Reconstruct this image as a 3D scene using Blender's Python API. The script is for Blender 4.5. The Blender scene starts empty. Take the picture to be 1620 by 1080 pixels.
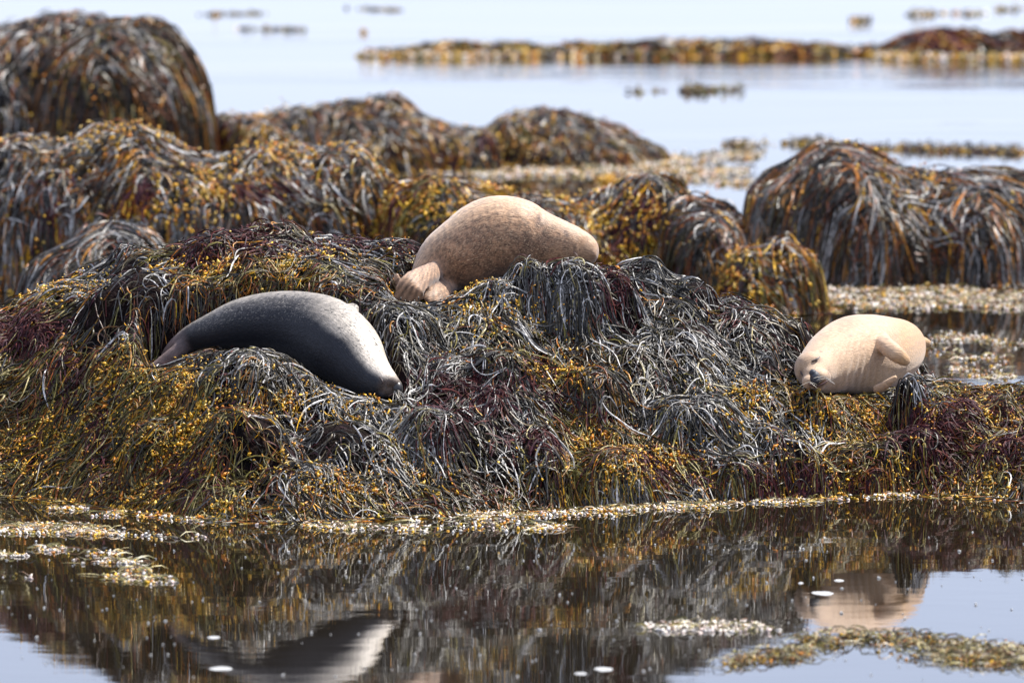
import bpy, math, random
import numpy as np
from mathutils import Vector

sc = bpy.context.scene
C = sc.collection
rng = np.random.default_rng(7)

# ---------------------------------------------------------------- camera
F = 13500.0            # focal length in photo pixels (300 mm lens, photo 1620 wide)
HC = 4.0               # camera height above the water
PITCH = math.atan(940.0 / F)
cam_d = bpy.data.cameras.new('camera')
cam = bpy.data.objects.new('camera', cam_d)
C.objects.link(cam)
cam.location = (0, 0, HC)
cam.rotation_euler = (math.pi / 2 - PITCH, 0, 0)
cam_d.sensor_width = 36
cam_d.lens = F / 1620 * 36
cam_d.clip_start = 1
cam_d.clip_end = 8000
cam_d.dof.use_dof = True
cam_d.dof.focus_distance = 46.3
cam_d.dof.aperture_fstop = 3.6
sc.camera = cam

# ---------------------------------------------------------------- sky, sun, exposure
SUN = Vector((0.50, 0.30, 0.86)).normalized()
world = bpy.data.worlds.new('World')
sc.world = world
world.use_nodes = True
wn = world.node_tree
wn.nodes.clear()
w_out = wn.nodes.new('ShaderNodeOutputWorld')
w_bg = wn.nodes.new('ShaderNodeBackground')
w_sky = wn.nodes.new('ShaderNodeTexSky')
w_sky.sky_type = 'NISHITA'
w_sky.sun_disc = False
w_sky.sun_elevation = math.asin(SUN.z)
w_sky.sun_rotation = math.atan2(SUN.x, SUN.y)
w_sky.air_density = 0.8
w_sky.dust_density = 0.2
w_sky.ozone_density = 1.5
w_bg.inputs['Strength'].default_value = 0.115
w_mix = wn.nodes.new('ShaderNodeMixRGB')                # thin even high cloud veils the blue
w_mix.inputs['Fac'].default_value = 0.82
w_mix.inputs[2].default_value = (4.75, 5.25, 6.9, 1)
wn.links.new(w_sky.outputs[0], w_mix.inputs[1]); wn.links.new(w_mix.outputs[0], w_bg.inputs['Color'])
wn.links.new(w_bg.outputs[0], w_out.inputs['Surface'])
sun_d = bpy.data.lights.new('sun', 'SUN')
sun_d.energy = 5.0
sun_d.angle = math.radians(0.5)
sun_d.color = (1.0, 0.95, 0.88)
sun = bpy.data.objects.new('sun', sun_d)
sun.rotation_euler = SUN.to_track_quat('Z', 'Y').to_euler()
sun.location = (10, 60, 30)
C.objects.link(sun)
sc.view_settings.view_transform = 'Standard'
sc.view_settings.look = 'None'
sc.view_settings.exposure = 0.82
sc.view_settings.gamma = 1.0
sc.view_settings.use_curve_mapping = False

# ---------------------------------------------------------------- photo point -> place
cp, sp = math.cos(PITCH), math.sin(PITCH)

def ray(u, v):
    u = np.asarray(u, float); v = np.asarray(v, float)
    cx = (u - 810) / F; cy = (540 - v) / F
    return cx, cp + cy * sp, -sp + cy * cp

def P(u, v, Y):
    """point at distance Y seen at photo pixel (u, v)"""
    dx, dy, dz = ray(u, v)
    t = Y / dy
    return np.stack(np.broadcast_arrays(dx * t, Y + 0 * t, HC + dz * t), -1)

def W(u, v):
    """point of the water surface seen at (u, v)"""
    dx, dy, dz = ray(u, v)
    t = -HC / dz
    return np.stack(np.broadcast_arrays(dx * t, dy * t, 0 * t), -1)

def proj(x, y, z):
    d = y * cp - (z - HC) * sp
    h = y * sp + (z - HC) * cp
    return 810 + F * x / d, 540 - F * h / d

def zat(v, Y):
    return P(810, v, Y)[..., 2]

# ---------------------------------------------------------------- noise
_perm = np.random.default_rng(3).random((64, 64, 8))

def vnoise(x, y, freq, k=0):
    x = np.asarray(x) * freq + 100.3 + 7.1 * k; y = np.asarray(y) * freq + 57.7 + 3.3 * k
    xi = np.floor(x).astype(int); yi = np.floor(y).astype(int)
    fx = x - xi; fy = y - yi
    fx = fx * fx * (3 - 2 * fx); fy = fy * fy * (3 - 2 * fy)
    T = _perm[:, :, k % 8]
    a = T[xi % 64, yi % 64]; b = T[(xi + 1) % 64, yi % 64]
    c = T[xi % 64, (yi + 1) % 64]; d = T[(xi + 1) % 64, (yi + 1) % 64]
    return (a * (1 - fx) + b * fx) * (1 - fy) + (c * (1 - fx) + d * fx) * fy

def fbm(x, y, freq, k=0, octv=3):
    s = 0; a = 1; t = 0
    for i in range(octv):
        s = s + a * vnoise(x, y, freq * 2.03 ** i, k + i); t += a; a *= 0.5
    return s / t

# ---------------------------------------------------------------- materials
def new_mat(name):
    m = bpy.data.materials.new(name); m.use_nodes = True
    n = m.node_tree
    return m, n, n.nodes['Principled BSDF']

def weed_material(name, rough, spec, bump=0.3, sub=0.0):
    m, n, p = new_mat(name)
    a = n.nodes.new('ShaderNodeAttribute'); a.attribute_name = 'Col'
    nz = n.nodes.new('ShaderNodeTexNoise'); nz.inputs['Scale'].default_value = 60
    geo = n.nodes.new('ShaderNodeNewGeometry')
    n.links.new(geo.outputs['Position'], nz.inputs['Vector'])
    mr = n.nodes.new('ShaderNodeMapRange')
    mr.inputs['To Min'].default_value = 0.35; mr.inputs['To Max'].default_value = 1.45; mr.inputs['From Min'].default_value = 0.3; mr.inputs['From Max'].default_value = 0.7
    n.links.new(nz.outputs['Fac'], mr.inputs['Value'])
    vm = n.nodes.new('ShaderNodeVectorMath'); vm.operation = 'SCALE'
    n.links.new(a.outputs['Color'], vm.inputs[0]); n.links.new(mr.outputs[0], vm.inputs['Scale'])
    n.links.new(vm.outputs[0], p.inputs['Base Color'])
    p.inputs['Roughness'].default_value = rough
    p.inputs['Specular IOR Level'].default_value = spec
    if bump:
        b = n.nodes.new('ShaderNodeBump'); b.inputs['Strength'].default_value = bump
        b.inputs['Distance'].default_value = 0.004
        n2 = n.nodes.new('ShaderNodeTexNoise'); n2.inputs['Scale'].default_value = 180
        n.links.new(geo.outputs['Position'], n2.inputs['Vector'])
        n.links.new(n2.outputs['Fac'], b.inputs['Height']); n.links.new(b.outputs[0], p.inputs['Normal'])
    return m

M_GREY = weed_material('grey_wrack', 0.36, 0.26)
M_OLIVE = weed_material('olive_wrack', 0.40, 0.2)
M_GOLD = weed_material('golden_bladders', 0.35, 0.5, 0)
M_RED = weed_material('red_seaweed', 0.6, 0.15, 0)
M_FLOAT = weed_material('floating_weed', 0.45, 0.4, 0)

def core_material():
    m, n, p = new_mat('rock_mat')
    tc = n.nodes.new('ShaderNodeNewGeometry')
    nz = n.nodes.new('ShaderNodeTexNoise'); nz.inputs['Scale'].default_value = 9; nz.inputs['Detail'].default_value = 8
    n.links.new(tc.outputs['Position'], nz.inputs['Vector'])
    cr = n.nodes.new('ShaderNodeValToRGB')
    e = cr.color_ramp.elements
    e[0].position = 0.35; e[0].color = (0.004, 0.003, 0.003, 1)
    e[1].position = 0.7; e[1].color = (0.013, 0.010, 0.004, 1)
    k = cr.color_ramp.elements.new(0.5); k.color = (0.010, 0.004, 0.004, 1)
    n.links.new(nz.outputs['Fac'], cr.inputs[0]); n.links.new(cr.outputs[0], p.inputs['Base Color'])
    p.inputs['Roughness'].default_value = 0.85; p.inputs['Specular IOR Level'].default_value = 0.08
    b = n.nodes.new('ShaderNodeBump'); b.inputs['Distance'].default_value = 0.03
    n3 = n.nodes.new('ShaderNodeTexNoise'); n3.inputs['Scale'].default_value = 50; n3.inputs['Detail'].default_value = 6
    n.links.new(tc.outputs['Position'], n3.inputs['Vector'])
    n.links.new(n3.outputs['Fac'], b.inputs['Height']); n.links.new(b.outputs[0], p.inputs['Normal'])
    return m
M_CORE = core_material()

def water_material():
    m, n, p = new_mat('sea_water')
    p.inputs['Base Color'].default_value = (0.012, 0.009, 0.005, 1)
    p.inputs['Roughness'].default_value = 0.018
    p.inputs['IOR'].default_value = 1.38
    p.inputs['Specular IOR Level'].default_value = 0.5
    geo = n.nodes.new('ShaderNodeNewGeometry')
    def wave(scale, sx, strength):
        mp = n.nodes.new('ShaderNodeMapping'); mp.inputs['Scale'].default_value = (sx, 1, 1)
        n.links.new(geo.outputs['Position'], mp.inputs['Vector'])
        z = n.nodes.new('ShaderNodeTexNoise'); z.inputs['Scale'].default_value = scale
        z.inputs['Detail'].default_value = 3
        n.links.new(mp.outputs[0], z.inputs['Vector'])
        mu = n.nodes.new('ShaderNodeMath'); mu.operation = 'MULTIPLY'; mu.inputs[1].default_value = strength
        n.links.new(z.outputs['Fac'], mu.inputs[0]); return mu
    a = wave(0.9, 0.35, 0.0016); b_ = wave(5.0, 0.5, 0.00055); c_ = wave(22.0, 0.8, 0.00006)
    s = n.nodes.new('ShaderNodeMath'); n.links.new(a.outputs[0], s.inputs[0]); n.links.new(b_.outputs[0], s.inputs[1])
    s2 = n.nodes.new('ShaderNodeMath'); n.links.new(s.outputs[0], s2.inputs[0]); n.links.new(c_.outputs[0], s2.inputs[1])
    # breeze-ruffled patches on the open water further out
    d_ = wave(1.3, .12, .030); pt_ = n.nodes.new('ShaderNodeTexNoise'); pt_.inputs['Scale'].default_value = .09; pt_.inputs['Detail'].default_value = 3
    mp_ = n.nodes.new('ShaderNodeMapping'); mp_.inputs['Scale'].default_value = (.5, 1, 1)
    n.links.new(geo.outputs['Position'], mp_.inputs['Vector']); n.links.new(mp_.outputs[0], pt_.inputs['Vector'])
    r1 = n.nodes.new('ShaderNodeMapRange'); r1.inputs['From Min'].default_value = .48; r1.inputs['From Max'].default_value = .62; n.links.new(pt_.outputs['Fac'], r1.inputs['Value'])
    sx_ = n.nodes.new('ShaderNodeSeparateXYZ'); n.links.new(geo.outputs['Position'], sx_.inputs[0])
    r2_ = n.nodes.new('ShaderNodeMapRange'); r2_.inputs['From Min'].default_value = 80; r2_.inputs['From Max'].default_value = 100; n.links.new(sx_.outputs['Y'], r2_.inputs['Value'])
    k1 = n.nodes.new('ShaderNodeMath'); k1.operation = 'MULTIPLY'; n.links.new(r1.outputs[0], k1.inputs[0]); n.links.new(r2_.outputs[0], k1.inputs[1])
    k2 = n.nodes.new('ShaderNodeMath'); k2.operation = 'MULTIPLY'; n.links.new(k1.outputs[0], k2.inputs[0]); n.links.new(d_.outputs[0], k2.inputs[1])
    s3 = n.nodes.new('ShaderNodeMath'); n.links.new(s2.outputs[0], s3.inputs[0]); n.links.new(k2.outputs[0], s3.inputs[1]); s2 = s3
    b = n.nodes.new('ShaderNodeBump'); b.inputs['Strength'].default_value = 1.0; b.inputs['Distance'].default_value = 1.0
    n.links.new(s2.outputs[0], b.inputs['Height']); n.links.new(b.outputs[0], p.inputs['Normal'])
    return m
M_WATER = water_material()

# ---------------------------------------------------------------- mesh helpers
def link(name, me, mat, parent=None):
    o = bpy.data.objects.new(name, me); C.objects.link(o)
    if mat: me.materials.append(mat)
    if parent is not None: o.parent = parent
    return o

def mesh_np(name, V, Q, col=None, smooth=True):
    """V (n,3); Q (m,k) faces of constant size k"""
    me = bpy.data.meshes.new(name)
    V = np.ascontiguousarray(V, np.float32); Q = np.ascontiguousarray(Q, np.int32)
    k = Q.shape[1]
    me.vertices.add(len(V)); me.vertices.foreach_set('co', V.ravel())
    me.loops.add(Q.size); me.loops.foreach_set('vertex_index', Q.ravel())
    me.polygons.add(len(Q)); me.polygons.foreach_set('loop_start', np.arange(0, Q.size, k, dtype=np.int32))
    me.polygons.foreach_set('use_smooth', np.full(len(Q), smooth))
    me.update(calc_edges=True)
    if col is not None:
        at = me.attributes.new('Col', 'FLOAT_COLOR', 'POINT')
        cc = np.ones((len(V), 4), np.float32); cc[:, :3] = col
        at.data.foreach_set('color', cc.ravel())
    me.validate()
    return me

def thing(name, label, cat, loc, group=None):
    o = bpy.data.objects.new(name, None); C.objects.link(o)
    o.location = loc; o['label'] = label; o['category'] = cat
    if group: o['group'] = group
    o.empty_display_size = 0.1
    return o

def keep(o, root):
    """vertices are in world coordinates: undo the root's location"""
    o.parent = root; o.matrix_parent_inverse.identity()
    o.location = -Vector(root.location)
    return o

def unit(a):
    return a / (np.linalg.norm(a, axis=-1, keepdims=True) + 1e-9)

# ---------------------------------------------------------------- water
def water():
    xs = np.array([-3000, -300, -60, 60, 300, 3000.]); ys = np.array([-200, 20, 100, 200, 800, 6000.])
    X, Y = np.meshgrid(xs, ys, indexing='ij')
    V = np.stack([X.ravel(), Y.ravel(), 0 * X.ravel()], 1)
    q = [[i * 6 + j, (i + 1) * 6 + j, (i + 1) * 6 + j + 1, i * 6 + j + 1] for i in range(5) for j in range(5)]
    o = link('sea_water', mesh_np('sea_water', V, np.array(q)), M_WATER)
    o['kind'] = 'structure'
    V2 = V.copy(); V2[:, 2] = -3.0
    m, n, p = new_mat('seabed_mud'); p.inputs['Base Color'].default_value = (0.04, 0.03, 0.02, 1); p.inputs['Roughness'].default_value = 0.9
    o = link('seabed', mesh_np('seabed', V2, np.array(q)), m); o['kind'] = 'structure'
water()

# ---------------------------------------------------------------- terrain grid
class Terrain:
    def __init__(s, x0, x1, y0, y1, d, fn):
        s.x0, s.y0, s.d = x0, y0, d
        s.nx = int((x1 - x0) / d) + 1; s.ny = int((y1 - y0) / d) + 1
        s.x = x0 + d * np.arange(s.nx); s.y = y0 + d * np.arange(s.ny)
        s.X, s.Y = np.meshgrid(s.x, s.y, indexing='ij')
        s.Z = fn(s.X, s.Y)
    def finish(s, r=2):
        Z = s.Z
        s.Zs = s.blur(Z, 1)
        B = s.blur(Z, r)
        s.gx, s.gy = np.gradient(B, s.d)
        # seen from the photograph's side?
        u, v = proj(s.X, s.Y, s.Zs)
        run = np.minimum.accumulate(v, axis=1)
        s.vis = (v <= np.concatenate([np.full((s.nx, 1), 1e9), run[:, :-1]], 1) + 6) & (s.Z > -0.03)
        s.area = np.sqrt(1 + s.gx ** 2 + s.gy ** 2)
    @staticmethod
    def blur(Z, r):
        for _ in range(2):
            for ax in (0, 1):
                p = np.pad(Z, [(r, r) if a == ax else (0, 0) for a in (0, 1)], mode='edge')
                n = Z.shape[ax]
                Z = sum(np.take(p, np.arange(k, k + n), axis=ax) for k in range(2 * r + 1)) / (2 * r + 1)
        return Z
    def samp(s, A, x, y):
        fx = np.clip((x - s.x0) / s.d, 0, s.nx - 1.001); fy = np.clip((y - s.y0) / s.d, 0, s.ny - 1.001)
        i = fx.astype(int); j = fy.astype(int); fx = fx - i; fy = fy - j
        return (A[i, j] * (1 - fx) + A[i + 1, j] * fx) * (1 - fy) + (A[i, j + 1] * (1 - fx) + A[i + 1, j + 1] * fx) * fy
    def starts(s, n, r, hidden=0.12, wfun=None):
        w = s.area ** 0.9 * np.where(s.vis, 1.0, hidden) * (s.Z > -0.02)
        if wfun is not None: w = w * wfun(s.X, s.Y, s.Z)
        w = w.ravel(); cs = np.cumsum(w)
        k = np.searchsorted(cs, r.random(n) * cs[-1]); k = np.minimum(k, w.size - 1)
        return (s.X.ravel()[k] + (r.random(n) - .5) * s.d, s.Y.ravel()[k] + (r.random(n) - .5) * s.d)
    def core(s, name, step, root):
        X = s.X[::step, ::step]; Y = s.Y[::step, ::step]; Z = s.Zs[::step, ::step] - 0.012
        nx, ny = X.shape
        V = np.stack([X.ravel(), Y.ravel(), Z.ravel()], 1)
        i, j = np.meshgrid(np.arange(nx - 1), np.arange(ny - 1), indexing='ij')
        a = (i * ny + j).ravel(); Q = np.stack([a, a + ny, a + ny + 1, a + 1], 1)
        ok = (Z.ravel()[Q] > -0.4).any(1)
        Q = Q[ok]
        used, inv = np.unique(Q, return_inverse=True)
        return keep(link(name, mesh_np(name, V[used], inv.reshape(-1, 4)), M_CORE), root)

def grow(T, x, y, L, nseg, r, wander=0.85, own=0.5, curl=0.3, lift=(0.004, 0.035), heading=None, bias=None):
    """strands that start at (x, y), run downhill over terrain T; returns points (N, nseg+1, 3)"""
    N = len(x)
    P_ = np.zeros((N, nseg + 1, 3)); ds = L / nseg
    lay = 0 if bias is None else bias(x, y)
    off = r.uniform(*lift, N) * r.random(N)
    turn = r.normal(0, curl, N); ownang = r.normal(0, own, N)
    hx = hy = None
    for k in range(nseg + 1):
        z = T.samp(T.Zs, x, y)
        prof = 0.3 + 0.7 * math.sin(math.pi * min(1, (k + .3) / nseg) * 0.75)
        P_[:, k] = np.stack([x, y, z + off * prof + 0.003], 1)
        gx = T.samp(T.gx, x, y); gy = T.samp(T.gy, x, y)
        g = np.sqrt(gx ** 2 + gy ** 2) + 1e-6
        w = np.minimum(1, g / 0.35)
        fx = -gx / g * w + 0.0; fy = -gy / g * w - 0.25 * (1 - w)
        ang = np.arctan2(fy, fx) + (fbm(x, y, 2.6, 2, 2) - .5) * 2 * wander * 1.6 + (vnoise(x, y, 11, 5) - .5) * wander + ownang + lay + turn * (k - nseg / 2)
        if heading is not None and k < 3: ang = ang + heading * (1 - k / 3)
        cx, cy = np.cos(ang), np.sin(ang)
        if hx is None: hx, hy = cx, cy
        else:
            hx = 0.45 * hx + 0.55 * cx; hy = 0.45 * hy + 0.55 * cy
            nn = np.sqrt(hx ** 2 + hy ** 2) + 1e-6; hx, hy = hx / nn, hy / nn
        slope = gx * hx + gy * hy
        st = ds / np.sqrt(1 + np.minimum(slope ** 2, 30))
        x = x + hx * st; y = y + hy * st
    for _ in range(1):
        P_[:, 1:-1] = 0.25 * P_[:, :-2] + 0.5 * P_[:, 1:-1] + 0.25 * P_[:, 2:]
    P_[:, :, 2] = np.maximum(P_[:, :, 2], r.uniform(-0.005, 0.006, (N, 1)))
    return P_

def strand_mesh(name, Pn, width, col, roof=True, tip=0.35):
    """Pn (N,K,3); width (N,); col (N,3)"""
    N, K, _ = Pn.shape
    Tn = unit(np.gradient(Pn, axis=1))
    up = np.array([0.0, -0.55, 0.83])
    S = unit(np.cross(Tn, up + 0 * Tn))
    U = unit(np.cross(S, Tn))
    tw = rng.normal(0, 0.5, (N, 1, 1)) + rng.normal(0, 0.25, (N, 1, 1)) * np.arange(K)[None, :, None]
    S, U = S * np.cos(tw) + U * np.sin(tw), U * np.cos(tw) - S * np.sin(tw)
    t = np.linspace(0, 1, K)
    prof = (np.minimum(1, 0.55 + 2 * t) * np.where(t > 0.75, 1 - (t - .75) / .25 * (1 - tip), 1))[None, :, None]
    w = width[:, None, None] * prof * 0.5 * rng.uniform(.8, 1.2, (N, K, 1))
    if roof:
        V = np.stack([Pn - S * w, Pn + U * w * 0.8, Pn + S * w], 2); m = 3
    else:
        V = np.stack([Pn - S * w, Pn + S * w], 2); m = 2
    V = V.reshape(-1, 3)
    base = (np.arange(N)[:, None, None] * K + np.arange(K - 1)[None, :, None]) * m + np.arange(m - 1)[None, None, :]
    Q = np.stack([base, base + 1, base + 1 + m, base + m], -1).reshape(-1, 4)
    shade = rng.uniform(0.8, 1.2, (N, K, 1))
    cK = col if col.ndim == 3 else col[:, None, :]
    cc = np.repeat((cK * shade)[:, :, None, :], m, 2).reshape(-1, 3)
    return mesh_np(name, V, Q, cc)

OCT = np.array([[1, 0, 0], [-1, 0, 0], [0, 1, 0], [0, -1, 0], [0, 0, 1], [0, 0, -1.]])
OCF = np.array([[0, 2, 4], [2, 1, 4], [1, 3, 4], [3, 0, 4], [2, 0, 5], [1, 2, 5], [3, 1, 5], [0, 3, 5]])

def bladder_mesh(name, pts, size, col, axis=None, stretch=1.7):
    N = len(pts)
    a = unit(rng.normal(size=(N, 3))) if axis is None else unit(axis + 0.4 * rng.normal(size=(N, 3)))
    b = unit(np.cross(a, rng.normal(size=(N, 3)))); c = np.cross(a, b)
    st = stretch * rng.uniform(.7, 1.3, (N, 1, 1))
    R = np.stack([a, b, c], 1)
    V = (OCT[None, :, 0:1] * R[:, None, 0] * st + OCT[None, :, 1:2] * R[:, None, 1] + OCT[None, :, 2:3] * R[:, None, 2]) * size[:, None, None]
    V = (V + pts[:, None, :]).reshape(-1, 3)
    Q = (np.arange(N)[:, None, None] * 6 + OCF[None]).reshape(-1, 3)
    return mesh_np(name, V, Q, np.repeat(col, 6, 0))

PAL = {
    'silver': np.array([[.31, .30, .28], [.08, .074, .066], [.50, .48, .45], [.012, .011, .010], [.12, .095, .055], [.02, .017, .013], [.10, .092, .08], [.018, .016, .012], [.03, .026, .02]]),
    'dark': np.array([[.010, .008, .006], [.022, .017, .011], [.045, .026, .009], [.013, .011, .008], [.06, .045, .025], [.09, .075, .05], [.045, .018, .011], [.05, .042, .012]]),
    'olive': np.array([[.135, .115, .020], [.075, .064, .013], [.22, .18, .045], [.34, .28, .12], [.045, .036, .010], [.03, .022, .008], [.20, .10, .012], [.10, .042, .010]]),
    'gold': np.array([[.70, .34, .010], [.76, .42, .018], [.56, .19, .007], [.42, .27, .015], [.66, .42, .07]]),
    'rust': np.array([[.20, .055, .010], [.30, .10, .012], [.13, .035, .010], [.38, .16, .015]]),
    'red': np.array([[.055, .013, .014], [.030, .008, .010], [.095, .022, .018], [.042, .011, .018]]),
    'cream': np.array([[.75, .65, .55], [.82, .77, .72], [.78, .62, .55], [.76, .70, .60]]),
}
def pick(key, n, r, var=0.2):
    p = PAL[key]
    return p[r.integers(0, len(p), n)] * r.uniform(1 - var, 1 + var, (n, 1))

def tips(col, K, golden, r):
    """colour along a strand: the last nodes of golden strands end in ripe yellow receptacles"""
    out = np.repeat(col[:, None, :], K, 1)
    g = pick('gold', len(col), r, .3)
    for k in range(K - 3, K): out[golden, k] = g[golden] * (.75 + .25 * (k - K + 3))
    return out

def field(blobs, u, v):
    s = 0 * u
    for (bu, bv, ru, rv, w) in blobs:
        s = s + w * np.exp(-((u - bu) / ru) ** 2 - ((v - bv) / rv) ** 2)
    return s

# ================================================================ SEALS (shape data first: the rock is seated under them)
def crom(A, n):
    A = np.asarray(A, float); m = len(A)
    t = np.linspace(0, m - 1.0001, n); i = t.astype(int); f = (t - i)[:, None]
    g = lambda k: A[np.clip(k, 0, m - 1)]
    p0, p1, p2, p3 = g(i - 1), g(i), g(i + 1), g(i + 2)
    return 0.5 * (2 * p1 + (p2 - p0) * f + (2 * p0 - 5 * p1 + 4 * p2 - p3) * f ** 2 + (3 * p1 - p0 - 3 * p2 + p3) * f ** 3)

def spine(rows, n=48):
    """rows: u, v, Y, radius in photo pixels, depth ratio -> x, y, z, r, ratio"""
    out = []
    for (u, v, Y, r, q) in rows:
        p = P(u, v, Y); out.append([*p, r * Y / F, q])
    return crom(out, n)

SPINE1 = spine([(262, 566, 46.15, 10, 1.3), (280, 551, 46.12, 17, 1.2), (306, 534, 46.08, 22, 1.1), (340, 524, 46.02, 31, 1.05), (382, 513, 45.98, 41, 1.05),
                (430, 509, 45.93, 48, 1.05), (474, 515, 45.86, 55, 1.0), (515, 530, 45.76, 61, 1.0), (549, 558, 45.62, 58, 1.0),
                (574, 585, 45.5, 45, 1.0), (593, 599, 45.42, 34, 1.0), (608, 607, 45.36, 25.5, 1.0), (620, 612, 45.31, 18, 1.0), (628, 614, 45.28, 13, 1.0)])
S2Y = -1.5
SPINE2 = spine([(a, b, c + S2Y, d, e) for a, b, c, d, e in [(668, 456, 48.2, 24, 1.0), (684, 438, 48.25, 38, 1.0), (706, 418, 48.3, 52, 1.0), (740, 398, 48.32, 61, 1.0), (778, 380, 48.35, 69, 1.0),
                (816, 378, 48.35, 66, 1.0), (850, 384, 48.35, 54, 1.0), (882, 389, 48.32, 43, 1.0), (908, 394, 48.3, 36, 1.0), (926, 398, 48.28, 28, 1.0), (936, 401, 48.25, 17, 1.0)]])
SPINE3 = spine([(1287, 595, 46.05, 12, 1.0), (1288, 592, 46.15, 24, 1.0), (1293, 586, 46.3, 35, 1.0), (1305, 580, 46.42, 44, 1.0), (1325, 569, 46.58, 54, 1.0),
                (1350, 563, 46.75, 64, 1.0), (1378, 561, 46.95, 64, 1.0), (1402, 556, 47.15, 56, 1.0), (1420, 550, 47.35, 46, 1.0),
                (1431, 547, 47.55, 33, 1.0), (1440, 546, 47.8, 20, 1.0), (1446, 545, 48.0, 12, 1.0)])

# ================================================================ MAIN MOUND
cu = [-80, 0, 60, 120, 200, 300, 400, 440, 520, 600, 700, 820, 880, 950, 1000, 1060, 1130, 1200, 1290, 1350, 1450, 1540, 1620, 1720]
cv = [505, 478, 452, 432, 405, 386, 374, 372, 386, 396, 402, 410, 416, 424, 426, 450, 470, 490, 520, 552, 596, 612, 622, 640]
wu = [-80, 0, 100, 200, 300, 450, 600, 750, 900, 1100, 1250, 1400, 1520, 1620, 1720]
wv = [776, 782, 793, 808, 818, 826, 818, 812, 802, 798, 788, 780, 783, 790, 794]
yu = [-80, 0, 300, 700, 900, 1200, 1350, 1620, 1720]
yc = [47.4, 47.4, 47.2, 47.2, 47.1, 47.0, 47.0, 47.0, 47.0]

def base_mound(x, y):
    u = 810 + F * x / (y * cp + (HC - 0.5) * sp)
    Yf = W(810 + 0 * u, np.interp(u, wu, wv))[..., 1] + (fbm(x, y * 0, 3.0, 1) - .5) * 0.25
    Yc = np.interp(u, yu, yc)
    zc = zat(np.interp(u, cu, cv), Yc)
    t = (y - Yf) / (Yc - Yf)
    g = np.sin(np.clip(t, 0, 1) * math.pi / 2) ** 1.05
    z = np.where(t < 0, 1.5 * t * (Yc - Yf), zc * g)
    dy = np.maximum(0, y - Yc)
    return np.where(t > 1, zc - 0.25 * dy - 0.5 * dy ** 2, z)

def solveY(u, v):
    ys = np.linspace(43.6, 47.3, 500)
    d = ys * cp + (HC - .5) * sp
    x = (u - 810) / F * d
    z = base_mound(x, ys)
    _, vv = proj(x, ys, z)
    k = np.argmax(vv <= v)
    return ys[k] if vv[k] <= v else ys[-1]

def dome(Z, X, Y, u, vt, hw, hp, Yd=None, fwd=0.45, depth=0.8, k=0.02):
    hw = hw * 1.05
    if Yd is None: Yd = solveY(u, vt + 0.12 * hp)
    top = P(u, vt, Yd)
    a = hw / F * Yd; b = a * depth; c = hp / F * Yd
    yc_ = Yd - fwd * b
    wob = 1 + (fbm(X, Y, 2.2, 4) - .5) * 0.5
    r2 = (((X - top[0]) / a) ** 2 + ((Y - yc_) / b) ** 2) * wob
    D = top[2] - c + c * np.clip(1 - r2 ** 1.1, 0, 1) ** 0.6
    D = np.where(r2 < 1, D, -9)
    m = np.maximum(Z, D); h = np.clip(0.5 + 0.5 * (D - Z) / k, 0, 1)
    return np.where(r2 < 1, Z * (1 - h) + D * h, Z)

DOMES = [(232, 430, 95, 70), (335, 388, 100, 70), (430, 367, 85, 70), (540, 392, 80, 60),
         (650, 498, 78, 120), (1005, 420, 90, 150), (1100, 456, 75, 140), (1190, 482, 80, 120), (1262, 508, 60, 100),
         (790, 566, 70, 70), (930, 570, 85, 90), (1090, 602, 100, 110), (760, 470, 60, 60),
         (540, 648, 110, 160), (680, 655, 90, 150), (395, 655, 105, 150), (265, 655, 80, 90), (380, 580, 90, 70),
         (840, 690, 90, 110), (960, 700, 105, 90), (1225, 665, 105, 100), (1340, 690, 95, 80), (1500, 650, 110, 120), (1440, 700, 80, 70), (1590, 640, 90, 120), (1150, 720, 80, 60)]
POST = [(900, 408, 75, 120, 46.25), (836, 408, 55, 110, 46.2), (960, 426, 60, 110, 46.3), (785, 442, 40, 70, 46.1), (1442, 594, 30, 34, 46.25)]
LOW1 = [(225, 590), (262, 586), (290, 572), (320, 562), (350, 556), (400, 557), (430, 560), (455, 568), (480, 588), (510, 610), (540, 626), (575, 636), (605, 636), (640, 628)]
LOW2 = [(615, 480), (640, 488), (680, 488), (705, 480), (740, 464), (775, 448), (800, 432), (830, 420), (870, 420), (905, 424), (935, 428), (955, 425)]
LOW3 = [(1255, 600), (1270, 612), (1285, 624), (1310, 632), (1345, 634), (1380, 629), (1400, 622), (1425, 612), (1445, 600), (1470, 600)]

def clear_view(Z, X, Y, S, low, m=.010):
    """the rock in front of a seal stays low enough to leave it in view"""
    low = np.array(low, float)
    u, _ = proj(X, Y, Z)
    o = np.argsort(S[:, 0]); ys = np.interp(X, S[o, 0], S[o, 1])
    cap = zat(np.interp(u, low[:, 0], low[:, 1]) + 3, Y) - m
    on = (u > low[0, 0]) & (u < low[-1, 0]) & (Y < ys - .02)
    return np.where(on, np.minimum(Z, cap), Z)


def seat(Z, X, Y, S, under=0.86):
    best = np.full(X.shape, 9e9); zt = 0 * X; rr = 0 * X; ys = 0 * X; zs = 0 * X
    for (x, y, z, r, q) in S[::2]:
        d = np.hypot(X - x, Y - y) / r
        m = d < best
        best = np.where(m, d, best); zt = np.where(m, z - under * r, zt); rr = np.where(m, r, rr); ys = np.where(m, y, ys); zs = np.where(m, z, zs)
    d = best * rr
    e = np.maximum(0, d - 0.65 * rr)
    front = Y < ys
    Z = np.where(d < rr + 0.10, np.where(front, np.minimum(Z, zt - 0.15 * e), np.where(d < rr, np.minimum(Z, zs), Z)), Z)
    Z = np.maximum(Z, zt - 1.6 * e)
    return np.where(d < 0.65 * rr, zt, Z)

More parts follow.
